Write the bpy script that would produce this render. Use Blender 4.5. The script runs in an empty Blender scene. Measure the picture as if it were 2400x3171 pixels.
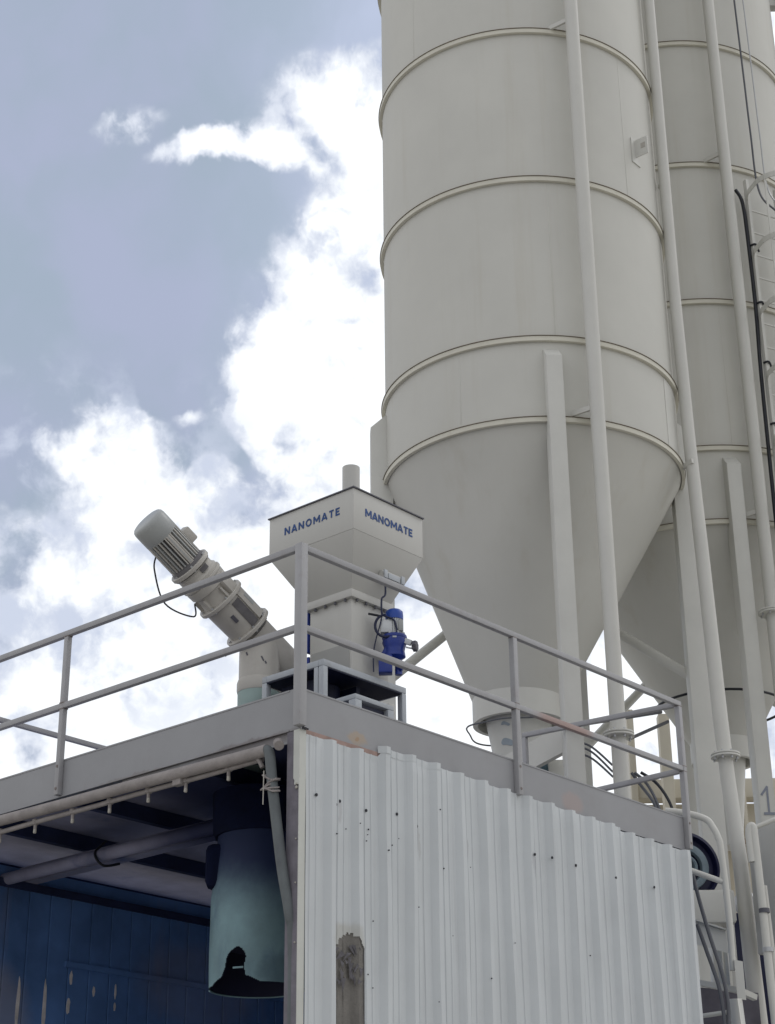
import bpy, bmesh, math, random
from mathutils import Vector, Matrix
R = math.radians
random.seed(7)
S = bpy.context.scene
COL = S.collection
YAW = 0.7189139            # heading of the shed's long side, seen from the camera
SY, CY = math.sin(YAW), math.cos(YAW)

def rot(x, y):             # (right, ahead) of the camera station -> world axes (along shed, across shed)
    return (x * SY + y * CY, -x * CY + y * SY)

# ------------------------------------------------------------------ camera
CAMV = Vector((-8.63552588, -8.39688399, 1.6))
pitch, roll = 0.424514967, -0.0107505557
cp, sp = math.cos(pitch), math.sin(pitch)
def w3(x, y, z):
    a, b = rot(x, y); return Vector((a, b, z))
Fv = w3(0, cp, sp); Rv = w3(1, 0, 0); Uv = w3(0, -sp, cp)
R2 = Rv * math.cos(roll) + Uv * math.sin(roll); U2 = -Rv * math.sin(roll) + Uv * math.cos(roll)
cam = bpy.data.cameras.new('camera'); camo = bpy.data.objects.new('camera', cam); COL.objects.link(camo)
cam.sensor_fit = 'VERTICAL'; cam.sensor_height = 36; cam.lens = 5538.08 / 3171 * 36
cam.clip_start = 0.1; cam.clip_end = 6000
m = Matrix((R2, U2, -Fv)).transposed().to_4x4(); m.translation = CAMV
camo.matrix_world = m; S.camera = camo

# ------------------------------------------------------------------ sun, sky, exposure
SUN_H, SUN_E = 60, 52      # heading right of the view, elevation
hx, hy = rot(math.sin(R(SUN_H)), math.cos(R(SUN_H)))
sd = Vector((hx * math.cos(R(SUN_E)), hy * math.cos(R(SUN_E)), math.sin(R(SUN_E))))
sun = bpy.data.lights.new('sun', 'SUN'); sun.energy = 0.5; sun.angle = R(25); sun.color = (1, .98, .95)
suno = bpy.data.objects.new('sun', sun); COL.objects.link(suno)
suno.rotation_euler = (-sd).to_track_quat('-Z', 'Y').to_euler()
S.view_settings.view_transform = 'Standard'; S.view_settings.look = 'None'
S.view_settings.exposure = 0; S.view_settings.gamma = 1

wd = bpy.data.worlds.new('World'); S.world = wd; wd.use_nodes = True
nt = wd.node_tree; nt.nodes.clear(); L = nt.links.new
def N(t, **k):
    n = nt.nodes.new(t)
    for a_, b_ in k.items(): setattr(n, a_, b_)
    return n
def mth(op, a, b=None, c=None, clamp=False):
    n = N('ShaderNodeMath', operation=op, use_clamp=clamp)
    for i, q in enumerate((a, b, c)):
        if q is None: continue
        if isinstance(q, (int, float)): n.inputs[i].default_value = q
        else: L(q, n.inputs[i])
    return n.outputs[0]
def mixc(f, a, b):
    n = N('ShaderNodeMix', data_type='RGBA')
    for i, q in ((0, f), (6, a), (7, b)):
        if isinstance(q, (int, float)): n.inputs[i].default_value = q
        elif isinstance(q, tuple): n.inputs[i].default_value = (*q, 1)
        else: L(q, n.inputs[i])
    return n.outputs[2]
def mr(x, a, b, c=0, d=1, st='SMOOTHSTEP'):
    n = N('ShaderNodeMapRange', interpolation_type=st); L(x, n.inputs[0])
    for i, q in enumerate((a, b, c, d)): n.inputs[i + 1].default_value = q
    return n.outputs[0]
tc = N('ShaderNodeTexCoord'); sep = N('ShaderNodeSeparateXYZ'); L(tc.outputs['Generated'], sep.inputs[0])
X, Y, Z = sep.outputs
ox = mth('SUBTRACT', mth('MULTIPLY', X, SY), mth('MULTIPLY', Y, CY))
oy = mth('ADD', mth('MULTIPLY', X, CY), mth('MULTIPLY', Y, SY))
az = mth('MULTIPLY', mth('ARCTAN2', ox, oy), 57.29578)
el = mth('MULTIPLY', mth('ARCSINE', Z), 57.29578)
cmb = N('ShaderNodeCombineXYZ'); L(az, cmb.inputs[0]); L(el, cmb.inputs[1]); Q0 = cmb.outputs[0]
def noise(vec, scale, detail, rough=.55, off=(0, 0, 0)):
    v = N('ShaderNodeVectorMath', operation='ADD'); L(vec, v.inputs[0]); v.inputs[1].default_value = off
    n = N('ShaderNodeTexNoise'); L(v.outputs[0], n.inputs['Vector']); n.inputs['Scale'].default_value = scale
    n.inputs['Detail'].default_value = detail; n.inputs['Roughness'].default_value = rough
    return n
def warp(vec, scale, amp, detail=4, off=(0, 0, 0)):
    n = noise(vec, scale, detail, .6, off)
    s = N('ShaderNodeVectorMath', operation='SUBTRACT'); L(n.outputs['Color'], s.inputs[0]); s.inputs[1].default_value = (.5, .5, .5)
    k = N('ShaderNodeVectorMath', operation='SCALE'); L(s.outputs[0], k.inputs[0]); k.inputs[3].default_value = amp
    q = N('ShaderNodeVectorMath', operation='ADD'); L(vec, q.inputs[0]); L(k.outputs[0], q.inputs[1]); return q.outputs[0]
Q = warp(warp(Q0, .28, 1.6, 2), 1.0, .9, 3, (9, 3, 0))
CLOUDS = [(-1.23, 36.68, 4.91, 3.4, 0, 1.1), (-2.32, 37.52, 2.62, 1.57, 0, 0.5), (-5.52, 35.82, 4.27, 0.91, 8, 0.75), (-6.93, 35.61, 3.11, 0.63, 8, 0.45), (-9.89, 36.20, 2.1, 0.85, 10, 0.52), (-3.73, 35.66, 2.0, 1.14, 0, 0.4), (-0.53, 33.53, 3.65, 2.54, 30, 1.0), (-1.75, 30.33, 5.74, 4.46, 55, 1.2), (-3.96, 29.71, 2.98, 1.88, 40, 0.5), (-0.75, 27.38, 6.14, 5.68, 0, 1.2), (-3.93, 28.39, 2.41, 1.18, 0, 0.35), (-4.57, 27.34, 2.39, 1.42, 0, 0.55), (-10.0, 27.19, 1.43, 1.12, 0, 0.75), (-8.99, 26.73, 1.56, 1.05, -30, 0.6), (-12.16, 26.01, 1.06, 0.79, 0, 0.6), (-10.95, 25.81, 0.87, 1.17, 0, 0.55), (-9.88, 25.51, 2.56, 2.1, 0, 0.5), (-8.72, 24.83, 3.84, 2.82, -20, 0.8), (-7.05, 27.19, 1.05, 0.56, 0, 0.4), (-5.16, 24.67, 3.11, 1.42, -25, 0.55), (-3.88, 25.73, 2.1, 0.95, -25, 0.5), (-8.09, 22.07, 6.54, 3.76, 0, 0.75), (-11.38, 22.2, 4.2, 3.49, 0, 0.5), (-4.43, 21.43, 6.08, 4.25, 0, 0.9), (-8.37, 18.4, 10.25, 4.42, 15, 1.0), (-2.19, 17.77, 9.89, 4.68, 0, 1.0), (-12.07, 19.25, 3.85, 3.0, 0, 0.35), (15.27, 35.0, 6.67, 11.04, 0, 1.2), (5.48, 16.9, 14.62, 6.97, 0, 1.2), (2.86, 30.26, 8.18, 11.72, 0, 1.0), (-11.74, 15.1, 7.0, 2.72, 15, 0.7), (-2.48, 35.89, 2.01, 0.68, -35, -0.85), (-3.71, 34.73, 3.4, 0.87, 0, -0.3), (-1.59, 33.89, 1.69, 0.28, 5, -0.5), (-0.98, 31.61, 1.33, 1.4, 10, -1.15), (-1.67, 30.55, 0.71, 0.23, 0, -0.7), (-0.85, 39.48, 2.37, 1.77, 0, -0.3), (-3.58, 27.29, 1.06, 1.18, -40, -0.4), (-5.52, 25.84, 1.57, 0.71, -30, -0.25), (-2.99, 26.48, 2.38, 0.52, -30, -0.45), (-5.12, 23.19, 1.28, 0.47, 0, -0.3), (-4.5, 24.09, 1.81, 0.47, -10, -0.45), (-3.22, 25.37, 1.57, 0.38, -15, -0.45), (-12.91, 25.45, 1.0, 2.08, 0, -0.6), (-11.66, 23.79, 1.75, 0.93, 0, -0.3), (-8.77, 22.92, 1.51, 1.17, 0, -0.3), (-11.28, 20.89, 1.71, 0.93, 0, -0.35), (-8.48, 20.58, 1.74, 0.82, 20, -0.4), (-11.33, 17.41, 2.14, 0.92, 15, -0.35), (-6.73, 23.59, 1.53, 0.71, 20, -0.2), (-12.6, 21.97, 0.98, 0.93, 0, -0.3)]
acc = neg = None
for (cx, cy, rx, ry, rr, w) in CLOUDS:
    mp = N('ShaderNodeMapping', vector_type='TEXTURE'); L(Q, mp.inputs[0])
    mp.inputs[1].default_value = (cx, cy, 0); mp.inputs[2].default_value = (0, 0, R(rr)); mp.inputs[3].default_value = (rx, ry, 1)
    ln = N('ShaderNodeVectorMath', operation='LENGTH'); L(mp.outputs[0], ln.inputs[0])
    g = mr(ln.outputs['Value'], 1, 0, 0, w)
    if w > 0: acc = g if acc is None else mth('ADD', acc, g)
    else: neg = g if neg is None else mth('ADD', neg, g)
acc = mth('MAXIMUM', mth('ADD', mth('MINIMUM', acc, 1.05), mth('MULTIPLY', neg, .8)), 0)
fb = noise(warp(Q0, .9, .7, 3, (2, 5, 0)), .62, 9, .56, (4, 7, 0)).outputs['Fac']
fb2 = noise(warp(Q0, .2, 3, 3), .17, 4, .5, (14, 2, 0)).outputs['Fac']
fld = mth('ADD', mth('MINIMUM', acc, 1.0), mth('MULTIPLY', mth('MULTIPLY', mth('SUBTRACT', fb, .5), 2.3), mr(acc, .02, .42, 0, 1)))
sky = N('ShaderNodeTexSky', sky_type='NISHITA'); sky.sun_disc = False
sky.sun_elevation = R(SUN_E); sky.sun_rotation = math.atan2(sd.x, sd.y)
skyc = N('ShaderNodeVectorMath', operation='SCALE'); L(sky.outputs[0], skyc.inputs[0]); skyc.inputs[3].default_value = .12
veil = mixc(mr(fb2, .35, .65), (.385, .46, .560), (.43, .475, .625))
veil = mixc(mth('MULTIPLY', mr(az, -8, 0), mr(fb2, .3, .6, .35, .8)), veil, (.56, .63, .80))        # thin grey-blue layer cloud over the blue
base = mixc(.92, skyc.outputs[0], veil)
c1 = mixc(mr(fld, .06, .50), base, (.70, .75, .86))
c2 = mixc(mr(fld, .30, .92), c1, (1.06, 1.09, 1.12))
grey = mr(noise(warp(Q0, .5, 1.2, 3, (1, 9, 0)), .40, 7, .58, (30, 11, 0)).outputs['Fac'], .46, .64)
mpz = N('ShaderNodeMapping', vector_type='TEXTURE'); L(Q0, mpz.inputs[0]); mpz.inputs[1].default_value = (-10.5, 22.5, 0); mpz.inputs[3].default_value = (10.5, 7.5, 1)
lz = N('ShaderNodeVectorMath', operation='LENGTH'); L(mpz.outputs[0], lz.inputs[0])  # broken thinner cloud low on the left
c3 = mixc(mth('MULTIPLY', grey, mth('ADD', mr(lz.outputs['Value'], 1, .45, 0, .85), mth('MULTIPLY', mr(fld, .98, .6, 0, .35), mr(fld, .25, .5)), clamp=True)), c2, (.62, .68, .82))
# beyond the cloud bank seen in the view, the whole dome is a soft broken overcast
aw = mth('ABSOLUTE', az)
outside = mth('MAXIMUM', mr(aw, 24, 50), mr(el, 46, 62))
soft = mixc(mr(noise(tc.outputs['Generated'], 1.6, 6).outputs['Fac'], .4, .62), (.66, .68, .74), (1.0, 1.0, 1.0))
fin = mixc(outside, c3, soft)
sc2 = N('ShaderNodeVectorMath', operation='SCALE'); L(fin, sc2.inputs[0]); L(mr(ox, -1, 1, 1.0, 1.04, 'LINEAR'), sc2.inputs[3])
bg = N('ShaderNodeBackground'); L(sc2.outputs[0], bg.inputs[0]); bg.inputs[1].default_value = 1
wo = N('ShaderNodeOutputWorld'); L(bg.outputs[0], wo.inputs[0])

# ------------------------------------------------------------------ materials
MATS = {}
def mat(name, col, rough=.5, var=.07, scale=2.5, dirt=0, dirtcol=(.22, .20, .17), dscale=(5, 5, .6), spots=(), metal=0, bump=.0, bscale=40, spec=.4, fine=0):
    if name in MATS: return MATS[name]
    global nt, L
    ma = bpy.data.materials.new(name); ma.use_nodes = True; nt = ma.node_tree; L = nt.links.new
    b = nt.nodes['Principled BSDF']
    t = N('ShaderNodeTexCoord').outputs['Object']
    n = noise(t, scale, 5, .6)
    c = mixc(mr(n.outputs['Fac'], .3, .7, 0, 1, 'LINEAR'), tuple(v * (1 - var) for v in col), tuple(min(1, v * (1 + var)) for v in col))
    if fine:
        n2 = noise(t, 60, 3, .7)
        c = mixc(mr(n2.outputs['Fac'], .58, .75, 0, fine), c, dirtcol)
    if dirt:
        mp = N('ShaderNodeMapping'); L(t, mp.inputs[0]); mp.inputs[3].default_value = dscale
        d = noise(mp.outputs[0], 1, 7, .65, (3, 1, 5))
        c = mixc(mr(d.outputs['Fac'], .52, .78, 0, dirt), c, dirtcol)
    if spots:
        gp = N('ShaderNodeNewGeometry').outputs['Position']
        for (ctr, rad, sc, st) in spots:
            gw = warp(gp, 9, .10, 4)
            mp = N('ShaderNodeMapping', vector_type='TEXTURE'); L(gw, mp.inputs[0])
            mp.inputs[1].default_value = ctr; mp.inputs[3].default_value = rad
            ln = N('ShaderNodeVectorMath', operation='LENGTH'); L(mp.outputs[0], ln.inputs[0])
            c = mixc(mr(ln.outputs['Value'], 1.0, .55, 0, st), c, sc)
    L(c, b.inputs['Base Color']); b.inputs['Metallic'].default_value = metal
    rn = mr(n.outputs['Fac'], .3, .7, max(.05, rough - .07), min(1, rough + .07), 'LINEAR'); L(rn, b.inputs['Roughness'])
    b.inputs['Specular IOR Level'].default_value = spec
    if bump:
        bp = N('ShaderNodeBump'); bp.inputs['Strength'].default_value = bump; bp.inputs['Distance'].default_value = .01
        L(noise(t, bscale, 4, .6).outputs['Fac'], bp.inputs['Height']); L(bp.outputs[0], b.inputs['Normal'])
    MATS[name] = ma; return ma

SILO = mat('silo_cream_paint', (.58, .575, .53), .62, .05, .8, .34, (.46, .425, .34), (3.2, 3.2, .16), bump=.10, bscale=1.4, spec=.25)
SILO2 = mat('cream_paint_parts', (.59, .587, .545), .45, .05, 2, .12, (.34, .31, .25), (4, 4, .5))
RINGM = mat('ring_paint_dusty', (.63, .61, .52), .5, .05, 3, .25, (.33, .28, .2), (3, 3, 6))
LIPM = mat('dark_brown_lip', (.20, .17, .13), .7, .2, 5, .5, (.12, .07, .04), (6, 6, 6))  # thin dark brown line along the top edge of each ring
SHADOWM = mat('steel_painted_shadow', (.12, .115, .12), .6, .3, 14)  # dark tone paints shadow onto the conveyor housing
COWL = mat('cowl_shade_black', (.006, .009, .03), .85, .3, 6, spec=.1)  # near-black colour holds the shade above the chute
WELD = mat('weld_rusty_grey', (.22, .19, .18), .7, .3, 40)
SLITM = mat('slit_light_pale_grey', (.62, .58, .56), .7, .2, 9)  # pale grey painted for light glinting through slits in the far wall
PIPEM = mat('pipe_light_grey_paint', (.575, .57, .53), .5, .04, 2, .12, (.36, .33, .28), (5, 5, .5))
FARM = mat('far_cream_paint', (.60, .56, .46), .6, .08, 1, .3, (.42, .33, .24))
BEAM = mat('beam_grey_paint', (.295, .298, .310), .5, .07, 2.2, .22, (.20, .175, .165), (2, 2, 3), fine=.10, spots=[
    ((.60, 0, 5.44), (.12, .25, .06), (.40, .30, .20), .6), ((.60, 0, 5.43), (.03, .2, .02), (.33, .2, .1), .6), ((3.24, 0, 5.48), (.18, .3, .11), (.37, .29, .27), .6),
    ((-.02, .55, 5.36), (.3, .7, .06), (.17, .15, .15), .7), ((-.02, 1.8, 5.37), (.3, .7, .03), (.2, .18, .17), .5)])
RAIL = mat('rail_grey_paint', (.345, .345, .355), .42, .06, 5, .35, (.22, .18, .17), (6, 6, 6), bump=.15, spots=[((3.13, 0, 6.13), (.48, .3, .2), (.34, .22, .19), .8)])
CLAD = mat('cladding_white_metal', (.55, .578, .59), .42, .06, 1.6, .5, (.38, .39, .40), (22, 22, .45), bump=.12, bscale=3, fine=.10, spots=[((.47, -.02, 3.98), (.20, .2, .14), (.44, .44, .41), .8), ((.40, -.02, 4.86), (.03, .2, .09), (.38, .38, .39), .5), ((2.64, -.02, 4.86), (.06, .2, .12), (.36, .37, .39), .5), ((1.25, -.02, 4.78), (.03, .2, .14), (.40, .40, .40), .5), ((1.80, -.02, 4.85), (.03, .2, .10), (.40, .40, .41), .5)])
FLASH = mat('flashing_cream', (.54, .55, .51), .5, .05, 4, .3, (.33, .30, .24), (9, 9, 1))
INWALL = mat('inner_wall_dark_blue', (.10, .20, .43), .6, .35, 1.2, .55, (.20, .20, .27), (3, 3, .5), spec=.25, spots=[((1.1, 4.8, 4.0), (.55, .5, .65), (.30, .29, .33), .55), ((3.6, 4.8, 4.6), (1.0, .5, .5), (.26, .26, .34), .35)])
CEIL = mat('ceiling_dusty_grey', (.26, .26, .35), .8, .3, 1.6, .75, (.06, .085, .19), (1.6, 1.6, 1.6), bump=.3, bscale=12, spots=[((2.0, 1.3, 5.5), (3.4, 2.1, 1.2), (.012, .018, .065), .96), ((2.2, 2.6, 5.6), (.7, .5, 1.0), (.03, .045, .11), .6)])  # dark spots paint the shade on the ceiling around the chute
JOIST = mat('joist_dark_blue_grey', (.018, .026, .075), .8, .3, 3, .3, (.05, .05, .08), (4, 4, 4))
DUSTY = mat('dusty_pipe_grey', (.30, .275, .265), .85, .15, 9, .45, (.17, .15, .16), (9, 9, 9), bump=.5, bscale=30)
COLM = mat('column_purple_grey', (.17, .16, .185), .8, .2, 7, .5, (.09, .085, .12), (14, 14, 2), bump=.6, bscale=25)
TORN = mat('exposed_grey_board', (.19, .18, .165), .85, .15, 8, .5, (.11, .105, .10), (30, 30, 2), bump=.7, bscale=50, fine=.5)
CHUTE = mat('chute_pale_teal', (.19, .30, .33), .65, .25, 2.2, .7, (.06, .11, .18), (2.5, 2.5, 1.4), spots=[((1.15, 1.35, 5.35), (1.1, 1.1, 1.08), (.014, .026, .08), 1.0), ((1.55, 1.15, 4.3), (.28, .35, 1.2), (.05, .09, .14), .6), ((1.0, 1.1, 3.98), (.25, .3, .16), (.08, .13, .16), .6)], bump=.5, bscale=4, fine=.2)  # dark spots paint the shade on the chute's top and right side
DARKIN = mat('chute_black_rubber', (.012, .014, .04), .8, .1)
HOPM = mat('hopper_light_grey_paint', (.50, .495, .465), .38, .03, 1.5, .08, (.34, .32, .28), (4, 4, .5))
HOPL = mat('hopper_lid_dark_edge', (.10, .10, .12), .5)
SOCK = mat('sock_pale_teal', (.32, .42, .40), .6, .06, 8)
GEAR = mat('conveyor_beige_paint', (.48, .46, .42), .42, .06, 6, .25, (.28, .25, .2), (8, 8, 8))
FANCAP = mat('fan_cover_grey', (.36, .375, .37), .35, .05, 5)
DARKW = mat('dark_recess', (.03, .03, .07), .7)
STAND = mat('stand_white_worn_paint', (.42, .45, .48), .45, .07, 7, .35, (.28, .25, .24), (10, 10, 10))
STANDSH = mat('stand_shade_navy', (.006, .009, .032), .6, .3, 5, .2, (.015, .04, .07), (6, 6, 6))  # navy colour stands in for the deep shade under the stand
BLUE = mat('gearbox_blue_paint', (.012, .035, .24), .35, .15, 8, .2, (.03, .05, .12), (12, 12, 12), spec=.5)
CAPB = mat('fan_cap_blue', (.014, .06, .32), .35, .1, 6)
ALU = mat('cast_aluminium', (.55, .57, .58), .4, .06, 8, .25, (.3, .3, .3), (14, 14, 14), metal=.25)
KNOB = mat('handwheel_grey', (.10, .10, .12), .55)
BLACK = mat('cable_black_rubber', (.012, .014, .02), .45)
CABLEG = mat('cable_dark_grey', (.10, .105, .12), .5)
CABLEB = mat('cable_navy_rubber', (.010, .015, .05), .45)
LETTER = mat('lettering_navy', (.004, .050, .20), .4, .25, 20)
PAINT1 = mat('stencil_grey_blue', (.23, .25, .30), .6, .1, 20, .3, (.4, .4, .4), (30, 30, 30))
SQUIG = mat('touch_up_grey_paint', (.32, .37, .41), .6)
SCREW = mat('screw_black', (.02, .022, .03), .5)
CAPW = mat('nozzle_cream_tip', (.42, .40, .36), .6, .1, 30)
GROUND = mat('ground_concrete', (.42, .40, .36), .9, .15, .5, .4, (.24, .22, .19), (.4, .4, .4), bump=.3, bscale=6)
TAN = mat('tan_brown_panel', (.34, .25, .18), .8, .2, 3)
FANBLUE = mat('fan_housing_navy', (.008, .010, .045), .45, .2, 4)
FANTEAL = mat('fan_ring_teal_grey', (.17, .22, .25), .4, .15, 6)
GALV = mat('galvanised_steel', (.45, .46, .47), .4, .08, 10, metal=.4)
RUSTP = mat('rust_pink_strip', (.34, .24, .21), .8, .2, 12, .5, (.22, .12, .08), (14, 14, 14))

# ------------------------------------------------------------------ mesh helpers
def tag(o, label=None, cat=None, group=None, kind=None):
    if label: o['label'] = label
    if cat: o['category'] = cat
    if group: o['group'] = group
    if kind: o['kind'] = kind
    return o
def thing(name, label, cat, loc, group=None):
    o = bpy.data.objects.new(name, None); o.empty_display_size = .2; o.location = loc; COL.objects.link(o)
    return tag(o, label, cat, group)
class MB:
    def __init__(s): s.b = bmesh.new()
    def box(s, x0, y0, z0, x1, y1, z1):
        v = [s.b.verts.new((x, y, z)) for x in (x0, x1) for y in (y0, y1) for z in (z0, z1)]
        for f in ((0, 1, 3, 2), (4, 6, 7, 5), (0, 4, 5, 1), (2, 3, 7, 6), (0, 2, 6, 4), (1, 5, 7, 3)): s.b.faces.new([v[i] for i in f])
        return s
    def obox(s, c, ax, ay, az_, hx, hy, hz):
        c = Vector(c); ax, ay, az_ = Vector(ax) * hx, Vector(ay) * hy, Vector(az_) * hz
        v = [s.b.verts.new(c + ax * i + ay * j + az_ * k) for i in (-1, 1) for j in (-1, 1) for k in (-1, 1)]
        for f in ((0, 1, 3, 2), (4, 6, 7, 5), (0, 4, 5, 1), (2, 3, 7, 6), (0, 2, 6, 4), (1, 5, 7, 3)): s.b.faces.new([v[i] for i in f])
        return s
    def bar(s, p, q, w, h, up=(0, 0, 1)):
        p, q = Vector(p), Vector(q); d = (q - p); l = d.length; d.normalize(); up = Vector(up)
        a = d.cross(up); a.normalize(); u = a.cross(d)
        return s.obox((p + q) / 2, d, a, u, l / 2, w / 2, h / 2)
    def hexa(s, pts):           # 8 points: bottom 4, top 4
        v = [s.b.verts.new(p) for p in pts]
        for f in ((3, 2, 1, 0), (4, 5, 6, 7), (0, 1, 5, 4), (1, 2, 6, 5), (2, 3, 7, 6), (3, 0, 4, 7)): s.b.faces.new([v[i] for i in f])
        return s
    def rings(s, rr, caps=(True, True)):   # list of lists of points
        vs = [[s.b.verts.new(p) for p in r] for r in rr]; n = len(vs[0])
        for a, b in zip(vs, vs[1:]):
            for i in range(n): s.b.faces.new((a[i], a[(i + 1) % n], b[(i + 1) % n], b[i]))
        if caps[0]: s.b.faces.new(list(reversed(vs[0])))
        if caps[1]: s.b.faces.new(vs[-1])
        return s
    def lathe(s, base, axis, prof, seg=32, caps=(True, True)):
        base = Vector(base); d = Vector(axis).normalized(); h = Vector((0, 0, 1)) if abs(d.z) < .95 else Vector((1, 0, 0))
        a = d.cross(h).normalized(); b = d.cross(a)
        rr = [[base + d * t + (a * math.cos(2 * math.pi * i / seg) + b * math.sin(2 * math.pi * i / seg)) * r for i in range(seg)] for t, r in prof]
        return s.rings(rr, caps)
    def cyl(s, p, q, r, r2=None, seg=24):
        p, q = Vector(p), Vector(q); l = (q - p).length
        return s.lathe(p, q - p, [(0, r), (l, r if r2 is None else r2)], seg)
    def tube(s, pts, r, seg=10, caps=(True, True), rads=None):
        pts = [Vector(p) for p in pts]; rr = []; prev = None
        for i, p in enumerate(pts):
            d = (pts[min(i + 1, len(pts) - 1)] - pts[max(i - 1, 0)]).normalized()
            if prev is None:
                h = Vector((0, 0, 1)) if abs(d.z) < .9 else Vector((1, 0, 0)); a = d.cross(h).normalized()
            else:
                a = (prev - d * prev.dot(d)).normalized()
            prev = a; b = d.cross(a); rad = rads[i] if rads else r
            rr.append([p + (a * math.cos(2 * math.pi * k / seg) + b * math.sin(2 * math.pi * k / seg)) * rad for k in range(seg)])
        return s.rings(rr, caps)
    def quad(s, *p): s.b.faces.new([s.b.verts.new(q) for q in p]); return s
    def build(s, name, m, parent=None, bevel=0, smooth=40):
        bmesh.ops.recalc_face_normals(s.b, faces=s.b.faces)
        if bevel:
            es = [e for e in s.b.edges if len(e.link_faces) == 2 and e.calc_face_angle(0) > R(50)]
            bmesh.ops.bevel(s.b, geom=es, offset=bevel, segments=2, affect='EDGES', profile=.5)
        me = bpy.data.meshes.new(name); s.b.to_mesh(me); s.b.free()
        base = Vector((0, 0, 0)); p = parent
        while p is not None: base += p.location; p = p.parent
        me.transform(Matrix.Translation(-base))
        if smooth:
            me.shade_smooth(); me.set_sharp_from_angle(angle=R(smooth))
        me.materials.append(m)
        o = bpy.data.objects.new(name, me); COL.objects.link(o)
        if parent is not None: o.parent = parent
        return o
def spline(pts, n=8):
    P = [Vector(p) for p in pts]; out = []
    for i in range(len(P) - 1):
        a, b, c, d = P[max(i - 1, 0)], P[i], P[i + 1], P[min(i + 2, len(P) - 1)]
        for k in range(n):
            t = k / n
            out.append(.5 * ((2 * b) + (c - a) * t + (2 * a - 5 * b + 4 * c - d) * t * t + (3 * b - a - 3 * c + d) * t ** 3))
    out.append(P[-1]); return out
def PP(azd, dist, z):       # polar survey from the camera station: bearing, distance, height
    a = R(azd); x = dist * math.sin(a) ; y = dist * math.cos(a)
    vx, vy = rot(x, y); return Vector((CAMV.x + vx, CAMV.y + vy, z))
def PT(azd, tn, dist): return PP(azd, dist, 1.6 + tn * dist)
def polar(c, r, deg, z): return Vector((c[0] + r * math.cos(R(deg)), c[1] + r * math.sin(R(deg)), z))

# ------------------------------------------------------------------ ground
g = MB(); g.quad((-1500, -1500, 0), (1500, -1500, 0), (1500, 1500, 0), (-1500, 1500, 0)); tag(g.build('ground', GROUND), kind='structure')

# ------------------------------------------------------------------ silos
RS = 1.67
RINGZ = (10.21, 11.185, 13.24, 15.31, 17.28, 19.25)
def silo(c, label, outlet_off, outlet_r, outlet_z, left_leg=True):
    T = thing('silo', label, 'silo', (c[0], c[1], 0), 'cement silos in a row behind the shed')
    b = MB(); b.lathe((c[0], c[1], 0), (0, 0, 1), [(10.2, RS), (12, RS), (14, RS), (16, RS), (18, RS), (21.3, RS), (21.9, .5)], 160, (False, True)); b.build('shell', SILO, T)
    for k_, (z0_, z1_) in enumerate(zip((10.25,) + RINGZ[1:], RINGZ[1:] + (21.2,))):
        for a0_ in (-170 + 37 * k_, -60 + 41 * k_, 60 + 37 * k_):
            p_ = polar(c, RS, a0_, 0); b = MB(); b.obox(p_ + Vector((0, 0, (z0_ + z1_) / 2)), (math.cos(R(a0_)), math.sin(R(a0_)), 0), (-math.sin(R(a0_)), math.cos(R(a0_)), 0), (0, 0, 1), .0022, .006, (z1_ - z0_) / 2 - .05); b.build('weld_seam', SILO, T, bevel=.001)
    # eccentric cone
    b = MB(); n = 24; rr = []
    for i in range(n + 1):
        t = i / n; z = 10.2 + (outlet_z - 10.2) * t; r = RS + (outlet_r - RS) * t
        rr.append([(c[0] + outlet_off[0] * t + r * math.cos(2 * math.pi * k / 128), c[1] + outlet_off[1] * t + r * math.sin(2 * math.pi * k / 128), z) for k in range(128)])
    b.rings(rr, (False, False)); b.build('cone', SILO, T)
    for i, z in enumerate(RINGZ):
        b = MB(); b.lathe((c[0], c[1], z), (0, 0, 1), [(-.030, RS + .002), (-.030, RS + .038), (-.027, RS + .041), (.025, RS + .041), (.027, RS + .038), (.027, RS + .002)], 160, (False, False)); rg = b.build('ring', RINGM, T, smooth=30)
        b = MB(); b.lathe((c[0], c[1], z), (0, 0, 1), [(.0275, RS + .002), (.0275, RS + .050), (.033, RS + .050), (.033, RS + .002)], 160, (False, False)); b.build('top_lip', LIPM, rg, smooth=30)
    oc = Vector((c[0] + outlet_off[0], c[1] + outlet_off[1], 0))
    b = MB(); b.lathe(oc, (0, 0, 1), [(outlet_z + .12, outlet_r - .005), (outlet_z + .1, outlet_r + .022), (outlet_z - .22, outlet_r + .022), (outlet_z - .22, outlet_r - .03), (outlet_z - .06, outlet_r - .04)], 64, (False, False)); b.build('collar', SILO2, T)
    b = MB(); b.lathe(oc, (0, 0, 1), [(outlet_z - .02, outlet_r - .09), (outlet_z - 1.1, outlet_r * .42), (outlet_z - 1.25, outlet_r * .42)], 64, (False, True)); b.build('outlet', SILO2, T)
    legs = []
    for k, ang in enumerate((-135, -45, 45, 135)):
        d = Vector((math.cos(R(ang)), math.sin(R(ang)), 0)); a = Vector((-d.y, d.x, 0))
        if k == 1: pass
        b = MB(); h = .086; r0, r1 = 1.60, 1.85; cc = Vector((c[0], c[1], 0))
        P_ = lambda r, s_, z: cc + d * r + a * s_ + Vector((0, 0, z))
        b.hexa([P_(r0, -h, 0), P_(r1, -h, 0), P_(r1, h, 0), P_(r0, h, 0), P_(r0, -h, 11.13), P_(r1, -h, 10.9), P_(r1, h, 10.9), P_(r0, h, 11.13)])
        legs.append(b.build('leg', SILO2, T, bevel=.006))
    return T, oc
S1 = (6.322, 2.489); S2 = (9.908, 2.483)
lat = Vector(rot(-1, 0))           # towards the left of the view
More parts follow.
